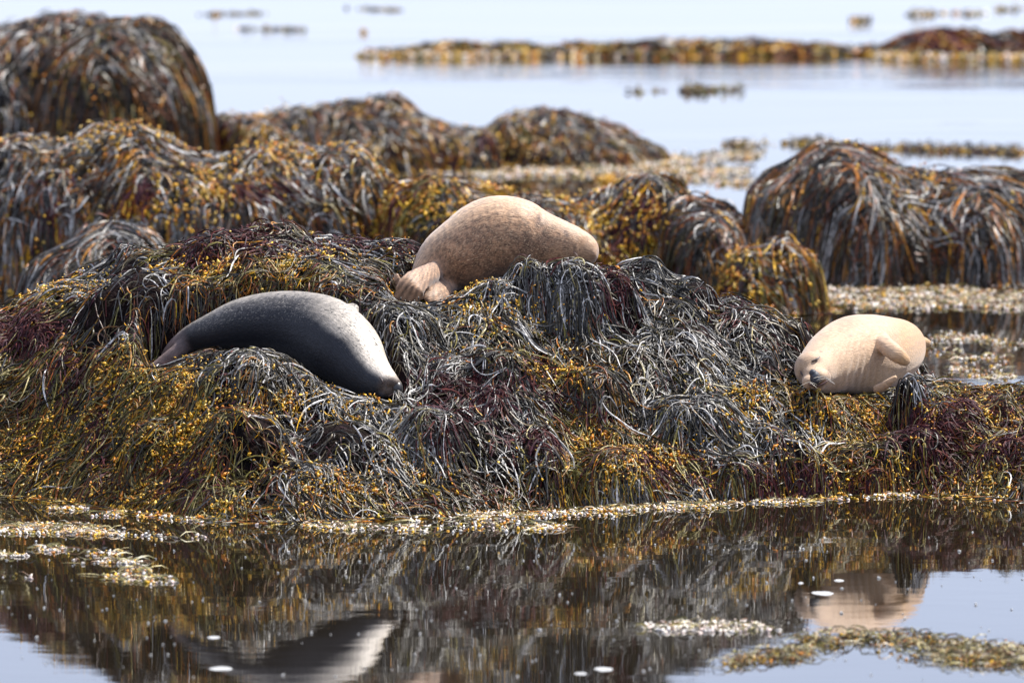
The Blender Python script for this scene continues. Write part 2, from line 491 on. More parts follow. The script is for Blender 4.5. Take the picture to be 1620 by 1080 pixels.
def main_fn(X, Y):
    Z = base_mound(X, Y)
    for d in DOMES: Z = dome(Z, X, Y, *d)
    land = np.clip(Z / 0.15, 0, 1)
    Z = Z + land * ((fbm(X, Y, 2.0, 0, 2) - .5) * 0.16 + (fbm(X + .25 * Y, Y * .5, 4.2, 1, 2) - .5) * 0.20 + (fbm(X, Y * .5, 11, 3, 2) - .5) * 0.10)
    for S, un in ((SPINE1, .84), (SPINE2, .80), (SPINE3, .84)): Z = seat(Z, X, Y, S, un)
    for S, lo in ((SPINE1, LOW1), (SPINE2, LOW2), (SPINE3, LOW3)): Z = clear_view(Z, X, Y, S, lo)
    for d in POST: Z = dome(Z, X, Y, *d, fwd=0.4, depth=0.55)
    return Z

T = Terrain(-3.35, 3.45, 43.6, 50.6, 0.016, main_fn)
T.finish(2)
ctr = W(760, 700)
mound = thing('seaweed_rock', 'large seaweed covered rock in the foreground with three seals on it', 'rock', (float(ctr[0]), float(ctr[1]), 0.0))
T.core('rock_core', 2, mound)

SEALS = (SPINE1, SPINE2, SPINE3)
def body_mask(Pn, f=0.86):
    """True for strands that would pass through a seal"""
    bad = np.zeros(len(Pn), bool)
    for S in SEALS:
        for (x, y, z, r, q) in S[::2]:
            d2 = ((Pn - np.array([x, y, z])) ** 2).sum(-1)
            bad |= (d2 < (r * f) ** 2).any(1)
    return bad

SP_BLOBS = {
    'silver': [(650, 560, 85, 70, 1.5), (930, 490, 130, 70, 1.2), (1130, 500, 170, 55, 1.3), (560, 700, 130, 80, 1.2), (1090, 650, 110, 50, 1.2), (800, 640, 60, 40, 1.0),
               (180, 440, 120, 40, .7), (400, 590, 110, 30, .7), (1240, 700, 90, 40, .8), (1440, 612, 34, 34, 2.6), (560, 400, 130, 20, .8), (740, 690, 90, 60, .7), (1140, 770, 200, 20, .3)],
    'dark': [(380, 500, 400, 60, .3), (700, 760, 200, 40, .6), (960, 560, 200, 60, .5), (300, 520, 60, 40, .5), (500, 780, 60, 40, .6), (450, 620, 120, 40, .5), (1000, 620, 300, 100, .3)],
    'olive': [(100, 720, 200, 90, 1.5), (120, 600, 160, 60, .9), (330, 700, 130, 80, 1.0), (900, 600, 80, 30, .9), (970, 720, 110, 60, 1.1), (1400, 740, 240, 50, 1.2), (1380, 650, 160, 40, .8), (1560, 660, 90, 50, .8), (350, 430, 120, 40, .7), (770, 520, 60, 40, .8), (480, 420, 160, 20, .7), (60, 480, 90, 30, .7)],
}
GOLD = [(420, 640, 150, 18, 1.6), (520, 770, 60, 30, 1.0), (60, 450, 120, 20, 1.0), (330, 425, 130, 14, 1.0), (500, 400, 130, 14, .8), (740, 470, 30, 25, 1.6), (990, 730, 90, 30, 1.5),
        (880, 585, 50, 18, 1.3), (1230, 620, 90, 20, 1.0), (1330, 660, 110, 22, 1.3), (1420, 720, 180, 40, .9), (1560, 640, 80, 30, .8), (300, 800, 160, 14, 1.3), (310, 680, 120, 70, .7),
        (150, 690, 120, 20, .7), (230, 590, 80, 30, .7), (1330, 770, 200, 16, .8), (800, 500, 60, 30, .6), (60, 730, 120, 40, .5), (620, 740, 200, 40, .25)]
RED = [(325, 395, 26, 22, 1.5), (405, 378, 32, 16, 1.6), (530, 395, 100, 12, .8), (25, 530, 45, 26, 1.3), (800, 620, 42, 30, 1.1), (850, 700, 40, 16, .9), (1160, 500, 30, 12, .2), (1430, 672, 60, 22, 1.3),
       (1545, 700, 90, 36, 1.3), (1530, 640, 50, 14, .7), (1400, 770, 60, 20, 1.1), (965, 455, 25, 26, 1.3), (160, 700, 16, 60, 1.1), (100, 600, 30, 30, .9), (700, 680, 30, 24, .9), (300, 740, 40, 30, .7),
       (1060, 740, 60, 20, .8), (640, 395, 30, 12, 1.0), (900, 640, 40, 20, .5), (1220, 760, 80, 20, .8), (700, 600, 40, 30, .4)]

def species(x, y, z, r):
    u, v = proj(x, y, z)
    sc_ = []
    for i, k in enumerate(('silver', 'dark', 'olive')):
        sc_.append(field(SP_BLOBS[k], u, v) + 0.9 * fbm(x, y + z * 1.5, 2.4, i * 2 + 1, 3) + 0.22 * r.random(len(x)) + (0.19, 0.13, 0.08)[i])
    return np.argmax(np.stack(sc_), 0), u, v

def dress_main():
    r = np.random.default_rng(11)
    n = 33000
    x, y = T.starts(n, r, wfun=lambda X, Y, Z: .2 + 1.5 * np.clip((fbm(X + Y * .2, Y * .6, 3.6, 5, 3) - .36) * 5, 0, 1))
    z = T.samp(T.Zs, x, y)
    L = r.uniform(0.14, 0.42, n)
    bias = lambda x, y: np.interp(x, [-2.9, -1.7, -.9, .4, 1.4, 2.2, 3], [-.75, -.65, 0, .15, .5, .1, .1])
    Pn = grow(T, x, y, L, 8, r, lift=(0.004, 0.055), bias=bias)
    # forked side branches
    m = r.random(n) < 0.35
    k0 = 3
    sx, sy = Pn[m, k0, 0], Pn[m, k0, 1]
    Pb = grow(T, sx, sy, L[m] * r.uniform(.4, .7, m.sum()), 8, r, heading=r.choice([-1, 1], m.sum()) * r.uniform(.5, 1.0, m.sum()), lift=(0.004, 0.055))
    Pn = np.concatenate([Pn, Pb])
    z = np.concatenate([z, z[m]])
    ok = ~body_mask(Pn)
    Pn = Pn[ok]
    sp_, u, v = species(Pn[:, 4, 0], Pn[:, 4, 1], Pn[:, 4, 2], r)
    out = {}
    for i, (k, nm, mat, w0, w1) in enumerate((('silver', 'silver_wrack_strands', M_GREY, .0045, .0105), ('dark', 'dark_wrack_strands', M_GREY, .005, .0105), ('olive', 'olive_wrack_strands', M_OLIVE, .0045, .0085))):
        q = sp_ == i
        c = pick(k, q.sum(), r)
        mix = r.random(q.sum()) < (.08, .15, .25)[i]
        c[mix] = pick(('olive', 'olive', 'dark')[i], mix.sum(), r)
        ru = r.random(q.sum()) < (.015, .09, .12)[i]
        c[ru] = pick('rust', ru.sum(), r)
        gf = field(GOLD, u[q], v[q])
        c = tips(c, 9, r.random(q.sum()) < np.clip(gf * .32 + (.003, .012, .035)[i], 0, .8), r)
        o = keep(link(nm, strand_mesh(nm, Pn[q], r.uniform(w0, w1, q.sum()), c), mat), mound); o['kind'] = 'stuff'
        out[k] = Pn[q]
    # long fronds that trail out flat on the water along the shore
    na = 3200
    x, y = T.starts(na, r, wfun=lambda X, Y, Z: (Z < .09) * 1.0)
    Pa = grow(T, x, y, r.uniform(.15, .5, na), 8, r, wander=1.0, own=.8, curl=.25, lift=(.002, .02), bias=bias)
    ca = np.concatenate([pick('olive', na // 2, r), pick('dark', na // 4, r), pick('rust', na - na // 2 - na // 4, r)])
    ca = tips(ca, 9, r.random(na) < .3, r)
    o = keep(link('trailing_fronds', strand_mesh('trailing_fronds', Pa, r.uniform(.005, .010, na), ca, roof=False), M_OLIVE), mound); o['kind'] = 'stuff'
    # golden air bladders sit on strands
    A = np.concatenate([out['olive'], out['dark'], out['silver']])
    uu, vv = proj(A[:, 6, 0], A[:, 6, 1], A[:, 6, 2])
    wt = field(GOLD, uu, vv) * (0.15 + 2.2 * np.clip(fbm(A[:, 6, 0], A[:, 6, 1], 9, 3, 2) - .42, 0, 1) * 3) + 0.012
    nb = 14000
    cs = np.cumsum(wt); idx = np.minimum(np.searchsorted(cs, r.random(nb) * cs[-1]), len(A) - 1)
    kk = r.integers(4, 9, nb)
    pts = A[idx, kk] + r.normal(0, 0.008, (nb, 3)) + np.array([0, -0.006, 0.008])
    ax = A[idx, np.minimum(kk, 7) + 0] - A[idx, kk - 1]
    o = keep(link('golden_bladders', bladder_mesh('golden_bladders', pts, np.clip(r.lognormal(-5.4, .38, nb), .0022, .0105), pick('gold', nb, r, .3), ax, 2.1), M_GOLD), mound); o['kind'] = 'stuff'
    # fine maroon weed
    nr = 16000
    def wr(X, Y, Z):
        a, b = proj(X, Y, Z)
        return np.clip(field(RED, a, b) - 3 * np.exp(-((a - 1442) / 40) ** 2 - ((b - 615) / 34) ** 2), 0, 9) * (0.2 + 3 * np.clip(fbm(X, Y, 5, 6, 2) - .45, 0, 1)) + 0.008
    x, y = T.starts(nr, r, wfun=wr)
    Pr = grow(T, x, y, r.uniform(.05, .15, nr), 4, r, wander=1.0, own=.8, curl=.3, lift=(.02, .065))
    Pr = Pr[~body_mask(Pr)]
    o = keep(link('maroon_seaweed', strand_mesh('maroon_seaweed', Pr, r.uniform(.004, .009, len(Pr)), pick('red', len(Pr), r), roof=False, tip=.5), M_RED), mound); o['kind'] = 'stuff'
    # thick pale bleached stalks lying over the top
    ns = 300
    x, y = T.starts(ns, r, hidden=.02)
    Ps = grow(T, x, y, r.uniform(.15, .4, ns), 10, r, wander=1.1, own=.9, curl=.12, lift=(.05, .07))
    Ps = Ps[~body_mask(Ps, 1.0)]
    o = keep(link('bleached_stalks', strand_mesh('bleached_stalks', Ps, r.uniform(.006, .011, len(Ps)), pick('silver', len(Ps), r) * 1.3, tip=.5), M_GREY), mound); o['kind'] = 'stuff'
dress_main()

# ================================================================ BACKGROUND ROCKS
def bg_rock(label, prof, mixw, n, seed, wid=(.008, .014), L=(.15, .40), gold=.3, d=0.035, topgold=0.0, rough=1.0, q=.5, tipg=.15, palec=.8):
    """prof: list of (front distance, crest distance, crest line in photo pixels)"""
    r = np.random.default_rng(seed)
    ext = []
    for (Yf, Yc, poly) in prof:
        a = np.array(poly, float); ext.append((P(a[0, 0], a[0, 1], Yc)[0], P(a[-1, 0], a[-1, 1], Yc)[0], Yf, Yc))
    x0 = min(e[0] for e in ext) - .2; x1 = max(e[1] for e in ext) + .2
    y0 = min(e[2] for e in ext) - .5; y1 = max(e[3] + 1.3 * (e[3] - e[2]) for e in ext) + .3
    def fn(X, Y):
        Z = np.full(X.shape, -0.45)
        for (Yf, Yc, poly), (xa, xb, _, _) in zip(prof, ext):
            a = np.array(poly, float)
            cx = P(a[:, 0], a[:, 1], Yc)
            zc = np.interp(X, cx[:, 0], cx[:, 2])
            sx = (X - (xa + xb) / 2) / ((xb - xa) / 2)
            e = np.sqrt(np.clip(1 - np.abs(sx) ** 3.5, 0, 1)) + .02
            wob = (fbm(X, Y * .3, 1.4, 6, 2) - .5) * .7 * (Yc - Yf)
            t = (Y - Yc + wob * .5) / ((Yc - Yf) * e)
            hgt = np.where(t < 0, np.clip(1 - np.abs(t) ** 2.6, 0, 1) ** q, np.clip(1 - (np.clip(t, 0, 2) / 1.25) ** 2, 0, 1) ** .6)
            D = np.where((np.abs(sx) < 1) & (hgt > 0), -.2 + (zc - .05 * np.clip(zc, 0, 1) + .2) * hgt, -.45)
            Z = np.maximum(Z, D)
        land = np.clip(Z / .35, 0, 1) * rough
        return Z + land * ((fbm(X, Y, 1.5, 0, 3) - .55) * .20 + (fbm(X + .3 * Y, Y * .5, 4.5, 1, 2) - .5) * .24 + (fbm(X, Y * .6, 10, 2, 2) - .5) * .12)
    t = Terrain(x0, x1, y0, y1, d, fn); t.finish(2)
    C3 = [(np.array([(e[0] + e[1]) / 2, e[3], 0]), 0) for e in ext]
    c0 = C3[len(C3) // 2][0]
    root = thing('seaweed_rock', label, 'rock', (float(c0[0]), float(c0[1]), 0.0), 'seaweed covered rocks behind the seals')
    t.core('rock_core', 2, root)
    n = int(n * .88)
    x, y = t.starts(n, r, hidden=.05)
    Pn = grow(t, x, y, r.uniform(*L, n), 6, r, wander=.75, own=.5, curl=.24, lift=(.01, .10))
    s = np.stack([mixw[i] + 2.2 * fbm(Pn[:, 3, 0], Pn[:, 3, 1] + Pn[:, 3, 2], 2.2, i * 2, 3) + .3 * r.random(n) for i in range(4)])
    # flatter tops get paler strands: dried weed plus sunlit brightness painted in
    g = t.samp(np.hypot(t.gx, t.gy), Pn[:, 2, 0], Pn[:, 2, 1])
    s[0] += .75 * (g < .85); s[2] -= .25 * (g >= .85)
    k = np.argmax(s, 0)
    col = np.zeros((n, 3))
    for i, key in enumerate(('silver', 'dark', 'olive', 'red')):
        m = k == i; col[m] = pick(key, m.sum(), r)
        if key == 'red': col[m] *= 1.3
        if key == 'silver': col[m] *= palec
    ru = r.random(n) < .20; col[ru] = pick('rust', ru.sum(), r)
    gn = np.clip((fbm(Pn[:, 3, 0], Pn[:, 3, 1] + Pn[:, 3, 2], 1.8, 7, 2) - .42) * 3.5, 0, 1)
    col = tips(col, 7, r.random(n) < tipg * (.2 + 2.2 * gn) * (.55 + topgold * .12 * (g < .8)), r)
    for nm, m, mat in (('wrack_strands', (k < 2), M_GREY), ('olive_wrack_strands', k == 2, M_OLIVE), ('maroon_seaweed', k == 3, M_RED)):
        if m.sum() < 5: continue
        o = keep(link(nm, strand_mesh(nm, Pn[m], r.uniform(*wid, m.sum()), col[m], roof=False), mat), root); o['kind'] = 'stuff'
    nb = int(n * gold * .28)
    if nb:
        zt = Pn[:, 4, 2]; wt = np.clip(fbm(Pn[:, 4, 0], Pn[:, 4, 1] + Pn[:, 4, 2], 2.0, 7, 2) - .42, 0, 1) + .01
        wt = wt * (1 + topgold * (g < .8))
        cs = np.cumsum(wt); idx = np.minimum(np.searchsorted(cs, r.random(nb) * cs[-1]), n - 1)
        pts = Pn[idx, r.integers(1, 7, nb)] + r.normal(0, .02, (nb, 3)) + np.array([0, -.02, .01])
        o = keep(link('golden_bladders', bladder_mesh('golden_bladders', pts, r.uniform(.006, .014, nb), pick('gold', nb, r, .3), None, 2.0), M_GOLD), root); o['kind'] = 'stuff'
    return root

bg_rock('tall rounded boulder draped in dark brown weed at the back left, sea behind it',
        [(76.0, 77.6, [(52, 130), (60, 90), (90, 64), (130, 46), (160, 34), (195, 26), (235, 28), (265, 40), (290, 65), (315, 105), (330, 150), (342, 190), (350, 225)])], (.25, .6, .45, .2), 5200, 21, L=(.2, .55), wid=(.009, .015), gold=.12, tipg=.08, q=.38, rough=1.1)
bg_rock('grey green boulder at the back left edge, half hidden behind the tall rounded boulder',
        [(78.6, 80, [(-90, 90), (-40, 60), (0, 44), (40, 33), (75, 24), (110, 17), (150, 16), (175, 30), (200, 60), (215, 110)])], (1.7, .4, .5, .0), 3600, 22, wid=(.009, .015), gold=.05, tipg=.03, rough=1.0, palec=1.0)
bg_rock('low grey rock with an orange top next to the tall rounded boulder',
        [(77.5, 78.6, [(325, 225), (340, 192), (355, 176), (390, 170), (440, 167), (475, 172), (505, 200)]), (76.6, 77.2, [(350, 235), (370, 206), (400, 186), (430, 190), (455, 215), (465, 240)])], (.6, .2, .3, .15), 2400, 23, wid=(.009, .015), gold=.7, topgold=8, tipg=.35)
bg_rock('dark rock with olive left half and black right half in front of open water',
        [(79.8, 81, [(450, 200), (470, 172), (500, 166), (540, 165), (580, 167), (612, 163), (640, 168), (665, 190), (690, 206), (715, 228), (732, 262)]), (80.0, 80.9, [(680, 235), (700, 208), (730, 216), (775, 212), (800, 240)])], (.25, .75, .4, .1), 5000, 24, wid=(.009, .015), gold=.3, topgold=3, tipg=.2)
bg_rock('brown hump shaped rock sloping down to the right into bright water',
        [(81.3, 82.6, [(733, 258), (750, 222), (785, 196), (815, 178), (850, 172), (885, 180), (915, 192), (950, 196), (985, 208), (1015, 225), (1045, 243), (1070, 262)])], (.3, .35, .42, .5), 5200, 25, wid=(.009, .015), gold=.4, tipg=.25)
bg_rock('long flat topped ledge at the left with pale grey weed above and golden weed below',
        [(62.4, 63.6, [(-90, 217), (0, 212), (60, 207), (120, 212), (170, 210), (215, 204), (260, 212), (300, 228), (340, 236), (380, 233), (420, 222), (460, 226), (500, 237), (540, 225), (575, 232), (610, 262), (645, 300), (655, 340)])],
        (.75, .3, .45, .35), 17000, 26, gold=.6, topgold=1.5, q=.36, palec=1.1, tipg=.15, rough=.9)
bg_rock('low bank of mixed weed behind the brown seal with silver mops on top',
        [(61.6, 62.8, [(590, 330), (610, 285), (640, 280), (680, 274), (720, 272), (760, 292), (800, 298), (840, 305), (880, 306), (920, 305), (960, 310), (1000, 300), (1030, 285), (1060, 288), (1090, 310), (1120, 350)])],
        (.25, .1, .5, .25), 9500, 27, gold=.8, topgold=2, tipg=.28, q=.42, palec=.9)
bg_rock('small dark mop shaped rock left of the wide right hand rock', [(60.9, 61.8, [(1035, 370), (1055, 322), (1090, 306), (1125, 305), (1155, 320), (1180, 350), (1195, 410)])], (.4, .6, .1, .1), 3200, 28, gold=.08, tipg=.05, L=(.2, .6))
bg_rock('small low hump of golden weed at the foot of the wide right hand rock', [(60.1, 60.8, [(1130, 425), (1165, 394), (1210, 384), (1250, 386), (1285, 400), (1315, 445)])], (.15, .3, .6, .1), 2400, 29, gold=1.2, topgold=4, tipg=.4)
bg_rock('wide dark rock with long hanging strands at the back right edge',
        [(63.3, 64.8, [(1165, 370), (1180, 305), (1215, 285), (1250, 268), (1280, 242), (1310, 226), (1345, 226), (1375, 240), (1410, 262), (1450, 275), (1500, 272), (1550, 276), (1600, 285), (1660, 292), (1750, 305)])],
        (.9, .75, .42, .15), 14500, 30, L=(.25, .7), gold=.15, topgold=4, tipg=.08, q=.36, rough=.5, palec=.8)
bg_rock('small grey mop of fine weed behind the left shoulder of the seal rock', [(56.8, 58, [(15, 455), (45, 417), (80, 398), (120, 375), (150, 353), (190, 345), (225, 350), (250, 372), (280, 405)])], (1.5, .5, .0, .0), 3600, 31, wid=(.007, .012), gold=.02, tipg=.0, L=(.25, .7), rough=.6)
bg_rock('thin reef of golden weed far out in the bright water',
        [(110.2, 111.2, [(565, 90), (600, 85), (660, 80), (720, 73), (780, 72), (850, 78), (870, 84), (890, 78), (940, 70), (980, 75), (1040, 68), (1100, 70), (1200, 70), (1300, 74), (1330, 82), (1360, 80), (1400, 74), (1430, 76)])], (.0, .1, .7, .3), 3600, 32, wid=(.02, .04), L=(.15, .35), gold=.5, tipg=.6, rough=.35, q=.6)
bg_rock('dark reddish reef rock far out at the right edge', [(110, 111, [(1385, 84), (1420, 66), (1460, 50), (1495, 45), (1530, 50), (1560, 62), (1590, 54), (1620, 52), (1690, 58), (1710, 80)])], (.0, .2, .2, .6), 2000, 33, wid=(.02, .04), gold=.25, rough=.4)

# ================================================================ FLOATING WEED
def floating(label, strips, n, seed, size=(.005, .011), cols=('cream', 'cream', 'gold', 'olive'), strands=.2, cat='floating seaweed', hgt=.012, group='mats of floating seaweed', ragged=.5):
    """strips: list of (u0, v0, u1, v1, half height px, weight)"""
    r = np.random.default_rng(seed)
    w = np.array([s[5] for s in strips], float); w /= w.sum()
    k = r.choice(len(strips), n * 2, p=w); S = np.array([s[:5] for s in strips], float)[k]
    t = r.random(n * 2)
    u = S[:, 0] + (S[:, 2] - S[:, 0]) * t + r.normal(0, 4, n * 2)
    edge = np.sqrt(np.clip(np.minimum(t, 1 - t) * 6, 0.02, 1))
    v = S[:, 1] + (S[:, 3] - S[:, 1]) * t + S[:, 4] * edge * np.clip(r.normal(0, .5, n * 2), -1.3, 1.3)
    p = W(u, v)
    dn = fbm(p[:, 0], p[:, 1], 2.5, seed % 8, 3)
    ok = r.random(n * 2) < np.clip((dn - .5 * ragged - .12) * 6, 0.03, 1)
    p = p[ok][:n]; n = len(p)
    p[:, 2] = r.uniform(0, hgt, n) * r.random(n)
    root = thing('floating_seaweed', label, cat, (float(p[:, 0].mean()), float(p[:, 1].mean()), 0.0), group)
    key = r.integers(0, len(cols), n)
    col = np.zeros((n, 3))
    pn = fbm(p[:, 0], p[:, 1], 5, 3, 2)
    for i, c in enumerate(cols):
        m = key == i; col[m] = pick(c, m.sum(), r)
    o = keep(link('weed_fragments', bladder_mesh('weed_fragments', p, r.uniform(*size, n), col, stretch=1.6), M_FLOAT), root); o['kind'] = 'stuff'
    ns = int(n * strands)
    if ns > 5:
        q = p[r.integers(0, n, ns)]
        a = r.random(ns) * 2 * math.pi; L = r.uniform(.04, .14, ns); K = 4
        tt = np.linspace(0, 1, K)[None, :]
        ang = a[:, None] + r.normal(0, .8, (ns, 1)) * tt
        Ps = np.stack([q[:, None, 0] + np.cos(ang) * tt * L[:, None], q[:, None, 1] + np.sin(ang) * tt * L[:, None], .003 + r.uniform(0, 2.2 * hgt, (ns, 1)) * np.sin(tt * 3)], -1)
        o = keep(link('weed_strands', strand_mesh('weed_strands', Ps, r.uniform(.004, .009, ns) * size[1] / .011, pick(cols[-1], ns, r) * 1.1, roof=False), M_FLOAT), root); o['kind'] = 'stuff'
    return root

floating('pale and golden floating weed fringe along the front waterline of the seal rock', [(80, 806, 330, 822, 5, 2), (240, 816, 640, 838, 6, 3), (560, 836, 900, 832, 8, 5), (620, 822, 980, 814, 9, 5), (900, 808, 1130, 802, 6, 3), (1080, 800, 1400, 786, 5, 3), (1380, 784, 1640, 790, 4, 1)], 9000, 41, ragged=.9, cols=('cream', 'cream', 'gold', 'cream', 'gold', 'olive'))
floating('narrow pale floating weed strip left of the front shore, widest of the left strips', [(-30, 834, 160, 838, 8, 3), (100, 842, 320, 850, 6, 3)], 2300, 42, cols=('cream', 'gold', 'gold', 'cream', 'cream', 'olive'), ragged=.6)
floating('thin broken floating weed strip at the left edge, third from the shore', [(-20, 876, 40, 880, 3, 1), (60, 868, 190, 876, 5, 2), (110, 886, 220, 890, 4, 1)], 520, 43)
floating('sparse yellowish floating weed scrap nearest the camera on the left', [(-20, 912, 50, 914, 4, 2), (160, 912, 280, 920, 6, 2), (200, 900, 240, 905, 4, 1)], 380, 44, cols=('cream', 'gold', 'olive', 'olive'))
floating('orange brown floating weed mat in the near right water', [(1150, 1050, 1280, 1030, 8, 1.6), (1270, 1012, 1500, 1020, 12, 6), (1380, 1026, 1560, 1034, 12, 6), (1480, 1034, 1660, 1042, 12, 5), (1500, 1002, 1600, 1010, 14, .8)], 1900, 45, size=(.004, .009), cols=('gold', 'olive', 'rust', 'gold', 'olive'), hgt=.022, strands=.9, ragged=.5)
floating('whitish foam flecked floating weed strip left of the orange brown mat', [(1020, 992, 1210, 992, 8, 3), (1190, 996, 1290, 1000, 5, 1)], 800, 46, cols=('cream', 'cream', 'cream', 'olive'))
floating('broad pale floating weed band behind the cream seal', [(1190, 470, 1660, 466, 14, 6), (1280, 480, 1660, 484, 8, 4)], 6500, 47, cols=('cream', 'cream', 'gold', 'olive', 'rust', 'cream', 'olive'), size=(.007, .014), hgt=.02)
floating('pale floating weed patches right of the cream seal', [(1455, 535, 1660, 545, 10, 3), (1460, 556, 1600, 575, 9, 3), (1500, 585, 1600, 596, 6, 1.5), (1440, 548, 1500, 560, 8, 1)], 2300, 48, cols=('cream', 'olive', 'gold', 'cream', 'rust', 'olive'), ragged=.85)
floating('tan floating weed band in front of the brown hump shaped rock', [(740, 276, 1180, 270, 6, 4), (560, 276, 760, 272, 4, 1), (1000, 262, 1200, 246, 10, 1.5), (1060, 280, 1200, 290, 8, 1.5)], 4200, 49, size=(.009, .02), hgt=.03)
floating('thin brown line of floating weed left of the top of the wide right hand rock', [(1150, 231, 1310, 228, 2.5, 1)], 420, 50, size=(.010, .022), cols=('gold', 'olive', 'cream', 'dark'), hgt=.05)
floating('thin brown line of floating weed right of the top of the wide right hand rock', [(1360, 236, 1640, 243, 3, 1)], 900, 51, size=(.010, .022), cols=('gold', 'olive', 'red', 'dark'), hgt=.05)
floating('small dark scraps of floating weed in open water above the brown hump', [(1080, 145, 1120, 146, 4, 3), (1120, 144, 1210, 143, 2, 1), (1000, 146, 1050, 145, 2, .6)], 220, 52, size=(.012, .03), cols=('olive', 'dark', 'red', 'olive'), hgt=.06)
floating('yellow tinted floating weed skirt in front of the far thin reef', [(570, 90, 880, 88, 2.5, 2), (860, 86, 1400, 84, 2.5, 4), (1380, 90, 1640, 92, 5, 4)], 2600, 53, size=(.015, .04), cols=('gold', 'gold', 'cream', 'olive'), hgt=.06)
floating('faint tan floating weed scraps beyond the far reef at top right', [(1440, 25, 1500, 23, 2.5, 2), (1500, 24, 1560, 23, 1.5, 1), (1580, 16, 1620, 14, 2.5, 1), (1345, 33, 1385, 32, 2, 1)], 200, 54, size=(.02, .04), cols=('cream', 'gold', 'dark', 'olive'), hgt=.05)
floating('faint grey floating weed scraps near the top left of the open water', [(320, 24, 420, 22, 1.5, 1), (380, 46, 490, 48, 2, 1), (555, 14, 640, 17, 2, 1)], 130, 55, size=(.02, .035), cols=('dark', 'olive', 'dark', 'olive'), hgt=.03)

def lump(name, label, cat, u, v, wpx, hpx, colkey, seed, n=160, group=None):
    """small heap of floating weed built from fronds"""
    r = np.random.default_rng(seed)
    c = W(u, v); s = c[1] / F
    a = r.normal(0, .4, (n, 3)); a[:, 2] = abs(a[:, 2])
    pts = c + a * np.array([wpx * s, wpx * s, hpx * s])
    me = bladder_mesh(name, pts, r.uniform(.2, .4, n) * hpx * s * .5, pick(colkey, n, r, .25))
    me.transform(__import__('mathutils').Matrix.Translation(-Vector(c)))
    o = link(name, me, M_GOLD); o.location = c
    o['label'] = label; o['category'] = cat; o['kind'] = 'stuff'
    return o
lump('seaweed_clump', 'bright orange yellow weed clump standing out behind the brown seal rump', 'seaweed clump', 960, 288, 20, 13, 'gold', 61)
lump('seaweed_clump', 'small pale tuft just left above the bright orange yellow clump', 'seaweed clump', 953, 270, 5, 12, 'cream', 62, 60)
lump('seaweed_clump', 'tiny orange clump alone in the open water left of the far reef', 'seaweed clump', 575, 52, 7, 8, 'gold', 63, 60)
lump('seaweed_clump', 'tiny pale brown clump in the water at the top, right of the tall boulder', 'seaweed clump', 340, 26, 5, 7, 'gold', 64, 40)

# ================================================================ FOAM
def foam_mat():
    m, n, p = new_mat('foam'); p.inputs['Base Color'].default_value = (.8, .8, .78, 1); p.inputs['Roughness'].default_value = .6
    b = n.nodes.new('ShaderNodeBump'); b.inputs['Distance'].default_value = .004
    z = n.nodes.new('ShaderNodeTexVoronoi'); z.inputs['Scale'].default_value = 150
    n.links.new(z.outputs['Distance'], b.inputs['Height']); n.links.new(b.outputs[0], p.inputs['Normal'])
    return m
M_FOAM = foam_mat()
def foam_dome(cx, cy, a, b, h, r, seg=18, rings=5):
    V = []; 
    ph = r.uniform(0, 6.28, 4)
    for i in range(rings + 1):
        f = i / rings
        for j in range(seg):
            t = 2 * math.pi * j / seg
            k = 1 + .12 * math.sin(2 * t + ph[0]) + .08 * math.sin(3 * t + ph[1]) + .05 * math.sin(5 * t + ph[2])
            V.append((cx + a * k * math.cos(t) * (1 - f), cy + b * k * math.sin(t) * (1 - f), -0.002 + h * math.sqrt(max(0, 1 - (1 - f) ** 2))))
    Q = [[i * seg + j, i * seg + (j + 1) % seg, (i + 1) * seg + (j + 1) % seg, (i + 1) * seg + j] for i in range(rings) for j in range(seg)]
    return V, Q
def foams():
    r = np.random.default_rng(71)
    big = [(350, 1057, 36, 'oval white foam patch at the lower left, nearest the bottom edge'),
           (338, 1008, 20, 'small white foam patch above the lower left oval one'),
           (955, 1058, 34, 'white foam patch at the bottom centre, right one of the pair'),
           (919, 1065, 20, 'smaller white foam patch at the bottom centre, left one of the pair'),
           (1302, 938, 38, 'long white foam patch on the reflection of the cream seal'),
           (1327, 918, 16, 'small white foam patch just above the long one on the cream seal reflection'),
           (1267, 922, 9, 'tiny white foam patch left of the cream seal reflection')]
    for (u, v, w, lab) in big:
        c = W(u, v); a = w / 2 / F * c[1]
        V, Q = foam_dome(0, 0, a, a * 1.6, .008, r)
        o = link('foam_patch', mesh_np('foam_patch', np.array(V), np.array(Q)), M_FOAM); o.location = c
        o['label'] = lab; o['category'] = 'foam'; o['group'] = 'foam patches on the near water'
    n = 230
    u = r.uniform(0, 1620, n); v = 840 + 235 * r.random(n) ** 1.2
    p = W(u, v); p[:, 2] = .002
    s = r.uniform(.0025, .007, n) * np.where(r.random(n) < .15, 1.6, 1)
    o = link('foam_flecks', bladder_mesh('foam_flecks', p, s, np.full((n, 3), .8), stretch=1.4), M_FOAM)
    o['kind'] = 'stuff'; o['label'] = 'tiny white foam flecks scattered over the near water'; o['category'] = 'foam'
    ux = [(0, 1060), ]
foams()

